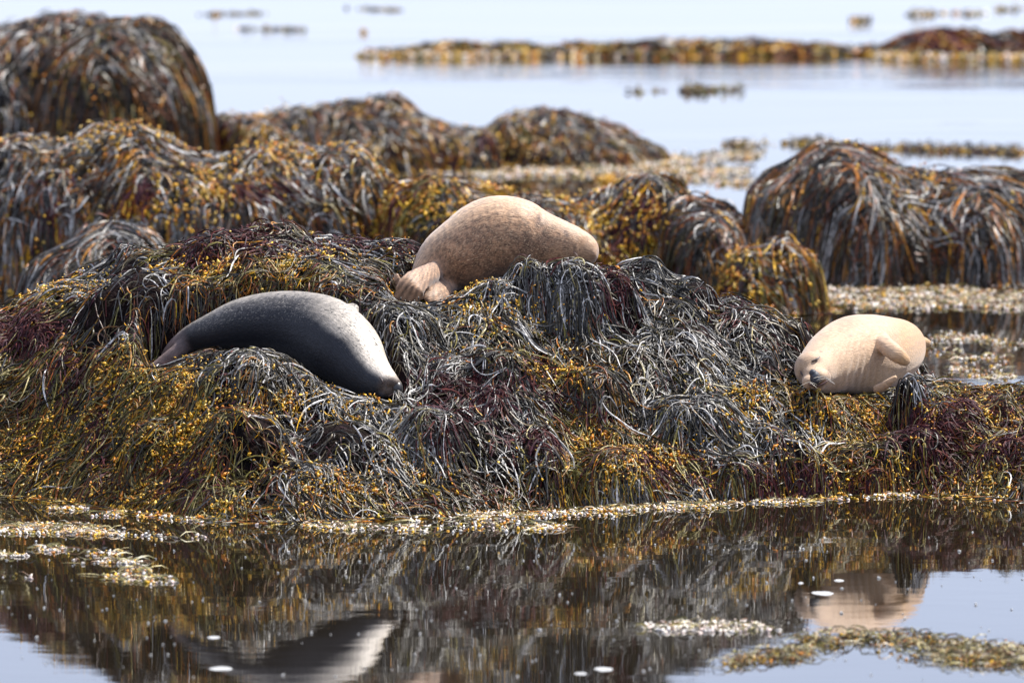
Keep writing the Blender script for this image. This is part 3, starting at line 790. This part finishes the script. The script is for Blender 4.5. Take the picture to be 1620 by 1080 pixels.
# ================================================================ SEAL BODIES
def ring_loft(S, nr=28, cap=True):
    """closed tube along S rows (x,y,z,r,ratio); section in the plane normal to the path"""
    Pn = S[:, :3]; Tn = unit(np.gradient(Pn, axis=0))
    view = np.array([0, 1.0, 0.0])
    A = unit(np.cross(Tn, view + 0 * Tn)); B = np.cross(A, Tn)
    th = np.linspace(0, 2 * math.pi, nr, endpoint=False)
    V = Pn[:, None] + S[:, 3][:, None, None] * (np.cos(th)[None, :, None] * A[:, None] + np.sin(th)[None, :, None] * B[:, None] * S[:, 4][:, None, None])
    K = len(S)
    V = np.concatenate([V.reshape(-1, 3), Pn[:1] - Tn[:1] * S[0, 3] * .6, Pn[-1:] + Tn[-1:] * S[-1, 3] * .6])
    F_ = [[i * nr + j, i * nr + (j + 1) % nr, (i + 1) * nr + (j + 1) % nr, (i + 1) * nr + j] for i in range(K - 1) for j in range(nr)]
    F_ += [[K * nr, (j + 1) % nr, j] for j in range(nr)] + [[K * nr + 1, (K - 1) * nr + j, (K - 1) * nr + (j + 1) % nr] for j in range(nr)]
    return V, F_

def paddle(rows, flat, nrm, nr=16, n=22, toes=0, toe_depth=.25):
    """flipper: rows (x,y,z,half width); flat = thickness ratio; nrm = plate normal; toes = grooves between digits"""
    S = crom(rows, n); Pn = S[:, :3]; Tn = unit(np.gradient(Pn, axis=0))
    N_ = unit(np.array(nrm, float) - (Tn @ np.array(nrm, float))[:, None] * Tn)
    A = np.cross(Tn, N_)
    nr = max(nr, 28 if toes else nr)
    th = np.linspace(0, 2 * math.pi, nr, endpoint=False)
    c, s = np.cos(th), np.sin(th)
    K = len(S); f = np.linspace(0, 1, K)[:, None]
    thick = (flat[0] * (1 - f) + flat[1] * f) * (np.ones(nr))[None]
    ext = np.zeros((K, nr))
    if toes:
        g = np.cos(np.arccos(np.clip(c, -1, 1)) / math.pi * 0 + c * math.pi * toes)
        thick = thick * (1 - toe_depth * f * (0.5 - 0.5 * g)[None])
        ext = (f ** 3) * (0.5 + .5 * g)[None] * 0.012
    w = S[:, 3][:, None]
    V = Pn[:, None] + (w * c[None])[..., None] * A[:, None] + (s[None] * thick)[..., None] * N_[:, None] + ext[..., None] * Tn[:, None]
    V = np.concatenate([V.reshape(-1, 3), Pn[:1], Pn[-1:] + Tn[-1:] * .006])
    F_ = [[i * nr + j, i * nr + (j + 1) % nr, (i + 1) * nr + (j + 1) % nr, (i + 1) * nr + j] for i in range(K - 1) for j in range(nr)]
    F_ += [[K * nr, (j + 1) % nr, j] for j in range(nr)] + [[K * nr + 1, (K - 1) * nr + j, (K - 1) * nr + (j + 1) % nr] for j in range(nr)]
    return V, F_

def ball(c, rad, axes=None, n=14):
    th = np.linspace(0, math.pi, n + 1); ph = np.linspace(0, 2 * math.pi, 2 * n, endpoint=False)
    V = []; F_ = []
    for i in range(1, n):
        for p_ in ph: V.append([math.sin(th[i]) * math.cos(p_), math.sin(th[i]) * math.sin(p_), math.cos(th[i])])
    V = np.array(V + [[0, 0, 1], [0, 0, -1]]) * np.array(rad)
    if axes is not None: V = V @ np.array(axes)
    V = V + np.array(c)
    m = 2 * n
    for i in range(n - 2):
        for j in range(m): F_.append([i * m + j, i * m + (j + 1) % m, (i + 1) * m + (j + 1) % m, (i + 1) * m + j][::-1])
    k = (n - 1) * m
    for j in range(m):
        F_.append([k, j, (j + 1) % m]); F_.append([k + 1, (n - 2) * m + (j + 1) % m, (n - 2) * m + j])
    return V, F_

def fuse(pieces, voxel, smooth=4):
    V = []; F_ = []; o = 0
    for v, f in pieces:
        V += [tuple(p) for p in v]; F_ += [[i + o for i in q] for q in f]; o += len(v)
    me = bpy.data.meshes.new('tmp'); me.from_pydata(V, [], F_); me.update()
    import bmesh
    bm = bmesh.new(); bm.from_mesh(me); bmesh.ops.recalc_face_normals(bm, faces=bm.faces); bm.to_mesh(me); bm.free()
    ob = bpy.data.objects.new('tmp', me); C.objects.link(ob)
    m = ob.modifiers.new('r', 'REMESH'); m.mode = 'VOXEL'; m.voxel_size = voxel; m.use_smooth_shade = True
    s = ob.modifiers.new('s', 'SMOOTH'); s.iterations = smooth; s.factor = .6
    dg = bpy.context.evaluated_depsgraph_get(); dg.update()
    res = bpy.data.meshes.new_from_object(ob.evaluated_get(dg))
    bpy.data.objects.remove(ob)
    return res

def fur_material(name, rough, spec, streak=.35, bump=.6, sheen=.2, spots=None):
    m, n, p = new_mat(name)
    a = n.nodes.new('ShaderNodeAttribute'); a.attribute_name = 'Col'
    f = n.nodes.new('ShaderNodeAttribute'); f.attribute_name = 'furco'
    n1 = n.nodes.new('ShaderNodeTexNoise'); n1.inputs['Scale'].default_value = 1.0; n1.inputs['Detail'].default_value = 5
    mp = n.nodes.new('ShaderNodeMapping'); mp.inputs['Scale'].default_value = (30, 95, 60)
    n.links.new(f.outputs['Vector'], mp.inputs['Vector']); n.links.new(mp.outputs[0], n1.inputs['Vector'])
    mr = n.nodes.new('ShaderNodeMapRange'); mr.inputs['From Min'].default_value = .3; mr.inputs['From Max'].default_value = .7
    mr.inputs['To Min'].default_value = 1 - streak; mr.inputs['To Max'].default_value = 1 + streak * .6
    n.links.new(n1.outputs['Fac'], mr.inputs['Value'])
    vm = n.nodes.new('ShaderNodeVectorMath'); vm.operation = 'SCALE'
    n.links.new(a.outputs['Color'], vm.inputs[0]); n.links.new(mr.outputs[0], vm.inputs['Scale'])
    last = vm.outputs[0]
    if spots:
        for sc_, lo, hi, colr in spots:
            at = n.nodes.new('ShaderNodeAttribute'); at.attribute_name = 'spot'
            mpp = n.nodes.new('ShaderNodeMapping'); mpp.inputs['Scale'].default_value = (sc_ * .6, sc_ * 1.2, sc_)
            n.links.new(f.outputs['Vector'], mpp.inputs['Vector'])
            ns = n.nodes.new('ShaderNodeTexNoise'); ns.inputs['Scale'].default_value = 1.0; ns.inputs['Detail'].default_value = 2
            n.links.new(mpp.outputs[0], ns.inputs['Vector'])
            r3 = n.nodes.new('ShaderNodeMapRange'); r3.inputs['From Min'].default_value = lo; r3.inputs['From Max'].default_value = hi
            n.links.new(ns.outputs['Fac'], r3.inputs['Value'])
            mu = n.nodes.new('ShaderNodeMath'); mu.operation = 'MULTIPLY'; n.links.new(r3.outputs[0], mu.inputs[0]); n.links.new(at.outputs['Fac'], mu.inputs[1])
            mx = n.nodes.new('ShaderNodeMixRGB'); mx.inputs[2].default_value = (*colr, 1)
            n.links.new(mu.outputs[0], mx.inputs['Fac']); n.links.new(last, mx.inputs[1]); last = mx.outputs[0]
    n.links.new(last, p.inputs['Base Color'])
    n2 = n.nodes.new('ShaderNodeTexNoise'); n2.inputs['Scale'].default_value = 1.0; n2.inputs['Detail'].default_value = 6
    mp2 = n.nodes.new('ShaderNodeMapping'); mp2.inputs['Scale'].default_value = (35, 110, 60)
    n.links.new(f.outputs['Vector'], mp2.inputs['Vector']); n.links.new(mp2.outputs[0], n2.inputs['Vector'])
    b = n.nodes.new('ShaderNodeBump'); b.inputs['Strength'].default_value = bump; b.inputs['Distance'].default_value = .006
    n.links.new(n2.outputs['Fac'], b.inputs['Height']); n.links.new(b.outputs[0], p.inputs['Normal'])
    p.inputs['Roughness'].default_value = rough; p.inputs['Specular IOR Level'].default_value = spec
    p.inputs['Sheen Weight'].default_value = sheen; p.inputs['Sheen Roughness'].default_value = .5
    return m

def paint(me, S, colour, folds=None, spot=None):
    """colour(s, n, side, co) -> rgb ; s along the body 0..1, n up-outline coordinate, side towards camera"""
    N = len(me.vertices); co = np.empty(N * 3, np.float32); me.vertices.foreach_get('co', co); co = co.reshape(-1, 3).astype(float)
    Pn = S[:, :3]; Tn = unit(np.gradient(Pn, axis=0)); A = unit(np.cross(Tn, np.array([0, 1.0, 0]) + 0 * Tn)); B = np.cross(A, Tn)
    A = np.where(A[:, 2:3] < 0, -A, A)
    d = np.linalg.norm(co[:, None, :] - Pn[None], axis=-1) / (S[None, :, 3] + .05)
    k = d.argmin(1)
    rel = co - Pn[k]
    lon = (rel * Tn[k]).sum(1)
    s = k / (len(S) - 1) + lon / 1.6
    nn = (rel * A[k]).sum(1) / S[k, 3]; sd = -rel[:, 1] / S[k, 3]
    if folds is not None:
        nrm = np.empty(N * 3, np.float32); me.vertices.foreach_get('normal', nrm); nrm = nrm.reshape(-1, 3)
        co2 = co + nrm * folds(s, nn, sd, co)[:, None]
        me.vertices.foreach_set('co', co2.astype(np.float32).ravel()); me.update()
    at = me.attributes.new('Col', 'FLOAT_COLOR', 'POINT'); cc = np.ones((N, 4), np.float32); cc[:, :3] = colour(s, nn, sd, co)
    at.data.foreach_set('color', cc.ravel())
    if spot is not None:
        sa = me.attributes.new('spot', 'FLOAT', 'POINT'); sa.data.foreach_set('value', np.clip(spot(s, nn, sd, co), 0, 1).astype(np.float32))
    ln = np.concatenate([[0], np.cumsum(np.linalg.norm(np.diff(Pn, axis=0), axis=1))])
    fc = me.attributes.new('furco', 'FLOAT_VECTOR', 'POINT')
    fv = np.stack([ln[k] + lon, nn * .22, co[:, 1]], 1).astype(np.float32)
    fc.data.foreach_set('vector', fv.ravel())
    for p in me.polygons: p.use_smooth = True

def lerp(a, b, t):
    t = np.clip(t, 0, 1)[:, None]; return np.array(a)[None] * (1 - t) + np.array(b)[None] * t if np.ndim(a) == 1 else a * (1 - t) + np.array(b) * t

def m_simple(name, col, rough, spec=.5):
    m, n, p = new_mat(name); p.inputs['Roughness'].default_value = rough; p.inputs['Specular IOR Level'].default_value = spec
    z = n.nodes.new('ShaderNodeTexNoise'); z.inputs['Scale'].default_value = 90
    cr = n.nodes.new('ShaderNodeValToRGB'); cr.color_ramp.elements[0].color = (*[c * .6 for c in col], 1); cr.color_ramp.elements[1].color = (*[c * 1.4 for c in col], 1)
    g = n.nodes.new('ShaderNodeNewGeometry'); n.links.new(g.outputs['Position'], z.inputs['Vector'])
    n.links.new(z.outputs['Fac'], cr.inputs[0]); n.links.new(cr.outputs[0], p.inputs['Base Color'])
    return m
M_NOSE = m_simple('wet_nose', (.022, .020, .020), .4, .5)
M_NOSE3 = m_simple('dry_nose', (.045, .048, .058), .55, .3)
M_EYE = m_simple('closed_eye', (.05, .03, .025), .4)
M_MOUTH = m_simple('mouth_line', (.09, .045, .04), .6)
M_WHISK = m_simple('whisker', (.55, .5, .42), .4)
M_CLAW = m_simple('claw', (.04, .035, .03), .35)

def tube_obj(name, pts, rad, mat, root, seg=6):
    pts = np.array(pts, float); S = np.concatenate([crom(pts, 10), np.full((10, 1), rad), np.ones((10, 1))], 1)
    S[:, 3] *= np.sin(np.linspace(.25, math.pi - .25, 10)) ** .6
    V, F_ = ring_loft(S, seg)
    me = bpy.data.meshes.new(name); me.from_pydata([tuple(v) for v in V], [], F_)
    for p in me.polygons: p.use_smooth = True
    return keep(link(name, me, mat), root)

def whiskers(base, dirs, L, root, seed):
    r = np.random.default_rng(seed); n = len(dirs)
    Pn = np.zeros((n, 5, 3))
    for i, d in enumerate(dirs):
        d = np.array(d) / np.linalg.norm(d); t = np.linspace(0, 1, 5)[:, None]
        Pn[i] = np.array(base[i % len(base)]) + d * t * L * r.uniform(.7, 1.1) + np.array([0, 0, -.25]) * (t ** 2) * L * .6
    o = keep(link('whiskers', strand_mesh('whiskers', Pn, np.full(n, .0022), np.full((n, 3), .55)), M_WHISK), root); o['kind'] = 'stuff'

def seal_root(label, S):
    c = S[len(S) // 2]
    return thing('seal', label, 'seal', (float(c[0]), float(c[1]), float(c[2] - c[3])), 'seals lying on the seaweed rock')

def pt(u, v, Y): return [float(a) for a in P(u, v, Y)]
def row(u, v, Y, w): return [*pt(u, v, Y), w * Y / F]

# ---- seal with dark coat -------------------------------------------------
def seal_one():
    S = SPINE1
    root = seal_root('dark charcoal seal with a pale shoulder and neck lying curved with its head down right', S)
    pcs = [ring_loft(S)]
    # rear flippers pressed together, tips to the lower left
    pcs.append(paddle([row(300, 540, 46.05, 15), row(280, 556, 46.02, 12), row(262, 568, 46.0, 10), row(248, 577, 45.98, 8), row(238, 580, 45.97, 4.5)], (.035, .014), (.3, -1, .35), toes=3))
    pcs.append(paddle([row(300, 530, 46.2, 13), row(282, 545, 46.22, 11), row(266, 559, 46.22, 9.5), row(253, 570, 46.2, 7), row(246, 577, 46.19, 3)], (.035, .014), (.3, -1, .35), toes=3))
    # front flipper of the far side showing as the bump on the shoulder
    pcs.append(paddle([row(540, 512, 45.85, 18), row(550, 498, 45.82, 16), row(558, 491, 45.8, 13), row(564, 491, 45.78, 8)], (.05, .02), (.2, -1, .5)))
    # muzzle pads, brow, chin
    pcs.append(ball(pt(622, 605, 45.24), (.038, .040, .034)))
    pcs.append(ball(pt(620, 619, 45.25), (.042, .040, .034)))
    pcs.append(ball(pt(610, 624, 45.3), (.036, .04, .02)))
    me = fuse(pcs, .0095, 5)
    def colour(s, n, sd, co):
        u, v = proj(co[:, 0], co[:, 1], co[:, 2])
        nz = fbm(co[:, 0] * 1.0, co[:, 2] + co[:, 1] * .5, 58, 1, 2); n2 = fbm(co[:, 0], co[:, 2], 6, 3, 3)
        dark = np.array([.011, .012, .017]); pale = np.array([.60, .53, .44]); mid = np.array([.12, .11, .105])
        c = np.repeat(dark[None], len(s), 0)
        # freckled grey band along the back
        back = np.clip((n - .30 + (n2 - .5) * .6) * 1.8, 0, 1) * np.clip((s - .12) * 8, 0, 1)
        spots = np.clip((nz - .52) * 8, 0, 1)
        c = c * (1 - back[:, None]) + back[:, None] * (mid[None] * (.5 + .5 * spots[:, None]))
        edge = np.clip((n - .78) * 5, 0, 1)[:, None] * .6  # lit rim along the back painted pale over the coat
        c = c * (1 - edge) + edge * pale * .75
        # pale neck and shoulder coat, its sunlit outer side painted in too
        fs = np.clip((s - .48) * 5, 0, 1) * np.clip((n - .22 + (n2 - .5) * .5 + np.clip(s - .6, 0, 1) * .3) * 2.4, 0, 1)
        c = c * (1 - fs[:, None]) + fs[:, None] * pale * (.85 + .3 * nz[:, None])
        low = np.clip((-n - .55) * 3, 0, 1)[:, None] * .25 * np.clip((.6 - s) * 5, 0, 1)[:, None]
        c = c * (1 - low) + low * np.array([.16, .15, .15])
        # bluish grey throat
        th = np.clip((s - .62) * 5, 0, 1)[:, None] * .3
        c = c * (1 - th) + th * np.maximum(c, np.array([.05, .055, .065]))
        fl = np.clip((.17 - s) * 14, 0, 1)[:, None]
        c = c * (1 - fl) + fl * (np.array([.17, .12, .11]) * (.6 + .8 * nz[:, None]))
        fc_ = np.clip(1 - np.hypot((u - 620) / 26, (v - 610) / 20), 0, 1) * 2.2; fc_ = np.clip(fc_, 0, 1)[:, None]
        c = c * (1 - fc_) + fc_ * np.array([.085, .06, .045]) * (.5 + 1.0 * nz[:, None])
        return c
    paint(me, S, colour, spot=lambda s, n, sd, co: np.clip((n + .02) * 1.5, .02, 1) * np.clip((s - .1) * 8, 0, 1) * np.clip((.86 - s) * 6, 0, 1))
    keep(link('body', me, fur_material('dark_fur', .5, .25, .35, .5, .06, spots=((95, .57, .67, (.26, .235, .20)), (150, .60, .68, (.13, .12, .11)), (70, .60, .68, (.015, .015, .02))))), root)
    keep_ball = lambda nm, c, rad, mat: keep(link(nm, _ballmesh(nm, c, rad), mat), root)
    keep_ball('nose', pt(628.5, 614.5, 45.235), (.031, .038, .040), M_NOSE)
    tube_obj('eye', [pt(600, 596, 45.27), pt(604, 601, 45.24), pt(606, 607, 45.235)], .0055, M_EYE, root)
    tube_obj('mouth', [pt(633, 619, 45.215), pt(624, 622, 45.205), pt(614, 627, 45.215)], .004, M_MOUTH, root)
    b = [pt(624, 618, 45.2), pt(626, 622, 45.2), pt(629, 616, 45.2)]
    whiskers(b, [(-.1 + .14 * i, -.5, -.5 - .05 * (i % 3)) for i in range(10)], .08, root, 5)

def _ballmesh(nm, c, rad, axes=None):
    V, F_ = ball(c, rad, axes, 10); me = bpy.data.meshes.new(nm); me.from_pydata([tuple(v) for v in V], [], F_)
    for p in me.polygons: p.use_smooth = True
    return me
seal_one()

# ---- brown seal on top ---------------------------------------------------
def seal_two():
    S = SPINE2
    root = seal_root('brown furred seal humped on top of the rock, rear flippers towards the camera', S)
    pcs = [ring_loft(S)]
    pcs.append(paddle([row(722, 436, 46.95, 10), row(706, 430, 46.80, 13), row(690, 428, 46.62, 15), row(672, 436, 46.42, 18), row(654, 450, 46.26, 23), row(648, 465, 46.25, 25), row(646, 477, 46.25, 22)], (.042, .012), (.15, -1, .25), toes=4, toe_depth=.55))
    pcs.append(paddle([row(645, 455, 46.3, 7), row(634, 450, 46.3, 6.5), row(628, 441, 46.3, 6), row(626, 434, 46.3, 4.5)], (.02, .014), (.1, -1, .1)))
    pcs.append(paddle([row(735, 440, 46.95, 10), row(719, 448, 46.78, 12), row(705, 456, 46.58, 14), row(692, 465, 46.42, 17), row(682, 472, 46.36, 18), row(675, 477, 46.34, 13)], (.036, .012), (.2, -1, .4), toes=3, toe_depth=.55))
    me = fuse(pcs, .0105, 4)
    def colour(s, n, sd, co):
        u, v = proj(co[:, 0], co[:, 1], co[:, 2])
        nz = fbm(co[:, 0], co[:, 2] + .3 * co[:, 1], 7, 1, 3); n2 = fbm(co[:, 0] * 1.6 + co[:, 2], co[:, 2] * .8 - co[:, 0] * .5, 62, 2, 2)
        base = np.array([.37, .205, .105]); dk = np.array([.12, .055, .030]); lt = np.array([.66, .45, .28])
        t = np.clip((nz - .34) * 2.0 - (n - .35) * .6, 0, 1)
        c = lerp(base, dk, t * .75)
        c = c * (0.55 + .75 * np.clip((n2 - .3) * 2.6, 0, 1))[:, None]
        top = np.clip((n - .5) * 2.2, 0, 1)[:, None] * .6  # sunlit top painted lighter into the coat
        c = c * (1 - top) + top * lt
        hd = np.clip((s - .74) * 5, 0, 1)[:, None] * .55
        c = c * (1 - hd) + hd * np.array([.48, .29, .16])
        # scar and spots
        for (a, b, ra, rb) in ((852, 350, 4, 11), (898, 371, 4, 4), (893, 366, 2.5, 2.5), (750, 351, 5, 2.5)):
            q = np.exp(-((u - a) / ra) ** 2 - ((v - b) / rb) ** 2)[:, None] * (sd > 0)[:, None] * .85
            c = c * (1 - q) + q * np.array([.07, .03, .02])
        fl = (np.clip((700 - u) / 12, 0, 1) * np.clip((v - 420 + (u - 650) * .3) / 12, 0, 1))[:, None] * .85
        st = np.clip(.76 + .34 * np.cos(np.arctan2(u - 690, v - 385) * 58) + .5 * (vnoise(u * .1, v * .01, 4, 3) - .5), .3, 1.2)[:, None]  # shade between the toes painted as dark stripes
        c = c * (1 - fl) + fl * np.array([.38, .22, .125]) * st
        q = np.exp(-(((u - 690) + (v - 445) * .8) / 13) ** 2 - ((v - 445) / 6) ** 2)[:, None] * .95 * (sd > 0)[:, None]  # shaded cavity between the rear flippers painted dark
        c = c * (1 - q) + q * np.array([.05, .025, .02])
        return c
    def folds(s, n, sd, co):
        return .004 * (fbm(co[:, 0] * 2, co[:, 2] * .7 + co[:, 0], 16, 2, 2) - .5)
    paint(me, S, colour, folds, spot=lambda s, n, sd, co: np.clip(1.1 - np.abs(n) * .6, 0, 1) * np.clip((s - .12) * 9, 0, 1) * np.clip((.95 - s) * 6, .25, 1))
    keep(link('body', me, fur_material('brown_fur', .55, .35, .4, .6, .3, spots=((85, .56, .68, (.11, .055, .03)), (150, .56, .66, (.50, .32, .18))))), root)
    for i, (u, v) in enumerate(((634, 474), (641, 478), (648, 480), (656, 478), (662, 473))):
        a = pt(u, v - 4, 46.20); b = pt(u - .5, v + 2, 46.20); m = pt(u, v - 1, 46.195)
        tube_obj('claw', [a, m, b], .004, M_CLAW, root)
seal_two()

# ---- cream seal ----------------------------------------------------------
def seal_three():
    S = SPINE3
    root = seal_root('cream coloured seal on the right ledge facing the camera with closed eyes and dark nose', S)
    pcs = [ring_loft(S)]
    # muzzle pads each side of the nose, chin
    pcs.append(ball(pt(1300, 596, 46.05), (.052, .075, .046)))
    pcs.append(ball(pt(1281, 604, 46.06), (.044, .070, .042)))
    pcs.append(ball(pt(1292, 609, 46.09), (.048, .065, .034)))
    pcs.append(ball(pt(1281, 583, 46.20), (.085, .11, .095)))
    # upper front flipper: folded on the flank, tip down right
    pcs.append(paddle([row(1390, 535, 46.74, 13), row(1402, 547, 46.56, 15), row(1415, 557, 46.50, 15), row(1428, 567, 46.50, 12), row(1436, 573, 46.52, 7)], (.055, .022), (.35, -1, .45), toes=0))
    # lower front flipper tucked under the chest
    pcs.append(paddle([row(1385, 617, 46.45, 8), row(1398, 611, 46.42, 7.5), row(1410, 602, 46.4, 6), row(1418, 595, 46.4, 3.5)], (.03, .015), (.1, -1, .5)))
    # rear flipper tip behind
    pcs.append(paddle([row(1438, 545, 47.7, 11), row(1450, 542, 47.75, 10), row(1460, 541, 47.78, 9), row(1466, 542, 47.8, 7), row(1470, 543, 47.8, 4)], (.04, .02), (0, -1, .3), toes=2))
    me = fuse(pcs, .0085, 4)
    def colour(s, n, sd, co):
        u, v = proj(co[:, 0], co[:, 1], co[:, 2])
        nz = fbm(co[:, 0], co[:, 2], 8, 1, 3); n2 = fbm(co[:, 0], co[:, 2] * 3, 45, 2, 2)
        c = np.repeat(np.array([[.50, .335, .205]]), len(s), 0) * (.84 + .32 * nz)[:, None]
        q = np.clip((u - 1408 + (nz - .5) * 40) / 25, 0, 1)[:, None] * .75
        c = c * (1 - q) + q * np.array([.46, .26, .105])
        q = np.exp(-((u - 1277) / 16) ** 2 - ((v - 560) / 16) ** 2)[:, None] * .5
        c = c * (1 - q) + q * np.array([.38, .24, .14])
        # brown streaks in the short fur
        q = np.clip((n2 - .56) * 6, 0, 1)[:, None] * .35
        c = c * (1 - q) + q * np.array([.34, .22, .15])
        for (a, b, ra, rb, w, col) in ((1292, 609, 12, 5, .9, (.16, .07, .05)), (1290, 569, 10, 4.5, .9, (.09, .055, .035)), (1268, 590, 4, 8, .85, (.13, .08, .05)), (1290, 602, 10, 8, .75, (.10, .06, .05)), (1311, 588, 2.5, 9, .7, (.2, .12, .07)), (1279, 577, 9, 3, .4, (.25, .16, .09)), (1266, 572, 3, 9, .4, (.3, .19, .11)),  # crease and mouth shade painted in, dark wet fur round the eyes
                                        (1301, 588, 6, 6, .6, (.66, .50, .32)), (1330, 545, 26, 5, .3, (.36, .22, .12)),  # pale muzzle patch with its highlight painted in
                                        (1299, 556, 2, 1.5, .9, (.1, .06, .05)), (1403, 536, 4, 1.2, .8, (.12, .09, .07)), (1346, 530, 3, 2.5, .6, (.2, .15, .12))):
            q = w * np.exp(-((u - a) / ra) ** 2 - ((v - b) / rb) ** 2)[:, None] * (co[:, 1] < 46.8)[:, None]
            c = c * (1 - q) + q * np.array(col)
        return c
    def folds(s, n, sd, co):
        u, v = proj(co[:, 0], co[:, 1], co[:, 2])
        m = np.exp(-((u - 1358) / 30) ** 2 - ((v - 572) / 36) ** 2)
        w = np.sin((u + (v - 560) * .22 + 9 * fbm(co[:, 0], co[:, 2], 9, 5)) * .62)
        return .0028 * m * w + .004 * (fbm(co[:, 0], co[:, 2], 12, 2, 2) - .5) * (u > 1315)
    paint(me, S, colour, folds, spot=lambda s, n, sd, co: .55 + 0 * s)
    keep(link('body', me, fur_material('cream_fur', .6, .25, .25, .7, .3, spots=((60, .58, .72, (.34, .20, .11)), (130, .60, .70, (.28, .17, .10))))), root)
    keep(link('nose', _ballmesh('nose', pt(1289.5, 598, 45.96), (.028, .030, .038)), M_NOSE3), root)
    keep(link('nose_bridge', _ballmesh('nose_bridge', pt(1286, 590, 45.965), (.020, .026, .022)), M_NOSE3), root)
    tube_obj('eye', [pt(1283, 572, 46.11), pt(1290, 569.5, 46.103), pt(1297, 564, 46.13)], .0055, M_EYE, root)
    tube_obj('eye', [pt(1267, 583, 46.13), pt(1268, 590, 46.11), pt(1272, 595, 46.09)], .006, M_EYE, root)
    tube_obj('mouth', [pt(1279, 607, 45.985), pt(1289, 610, 45.975), pt(1300, 608, 45.97), pt(1309, 602, 45.98)], .006, M_MOUTH, root)
    tube_obj('nostril', [pt(1283, 593, 45.945), pt(1286, 596, 45.938), pt(1287, 599, 45.94)], .005, M_EYE, root)
    tube_obj('nostril', [pt(1295, 592, 45.945), pt(1293, 596, 45.938), pt(1292, 599, 45.94)], .005, M_EYE, root)
    b = [pt(1302, 595, 45.9), pt(1305, 598, 45.91), pt(1280, 604, 45.92)]
    whiskers(b, [(.9, -.4, .1 - .12 * i) for i in range(6)] + [(-.8, -.4, -.1 * i) for i in range(5)], .06, root, 6)
seal_three()
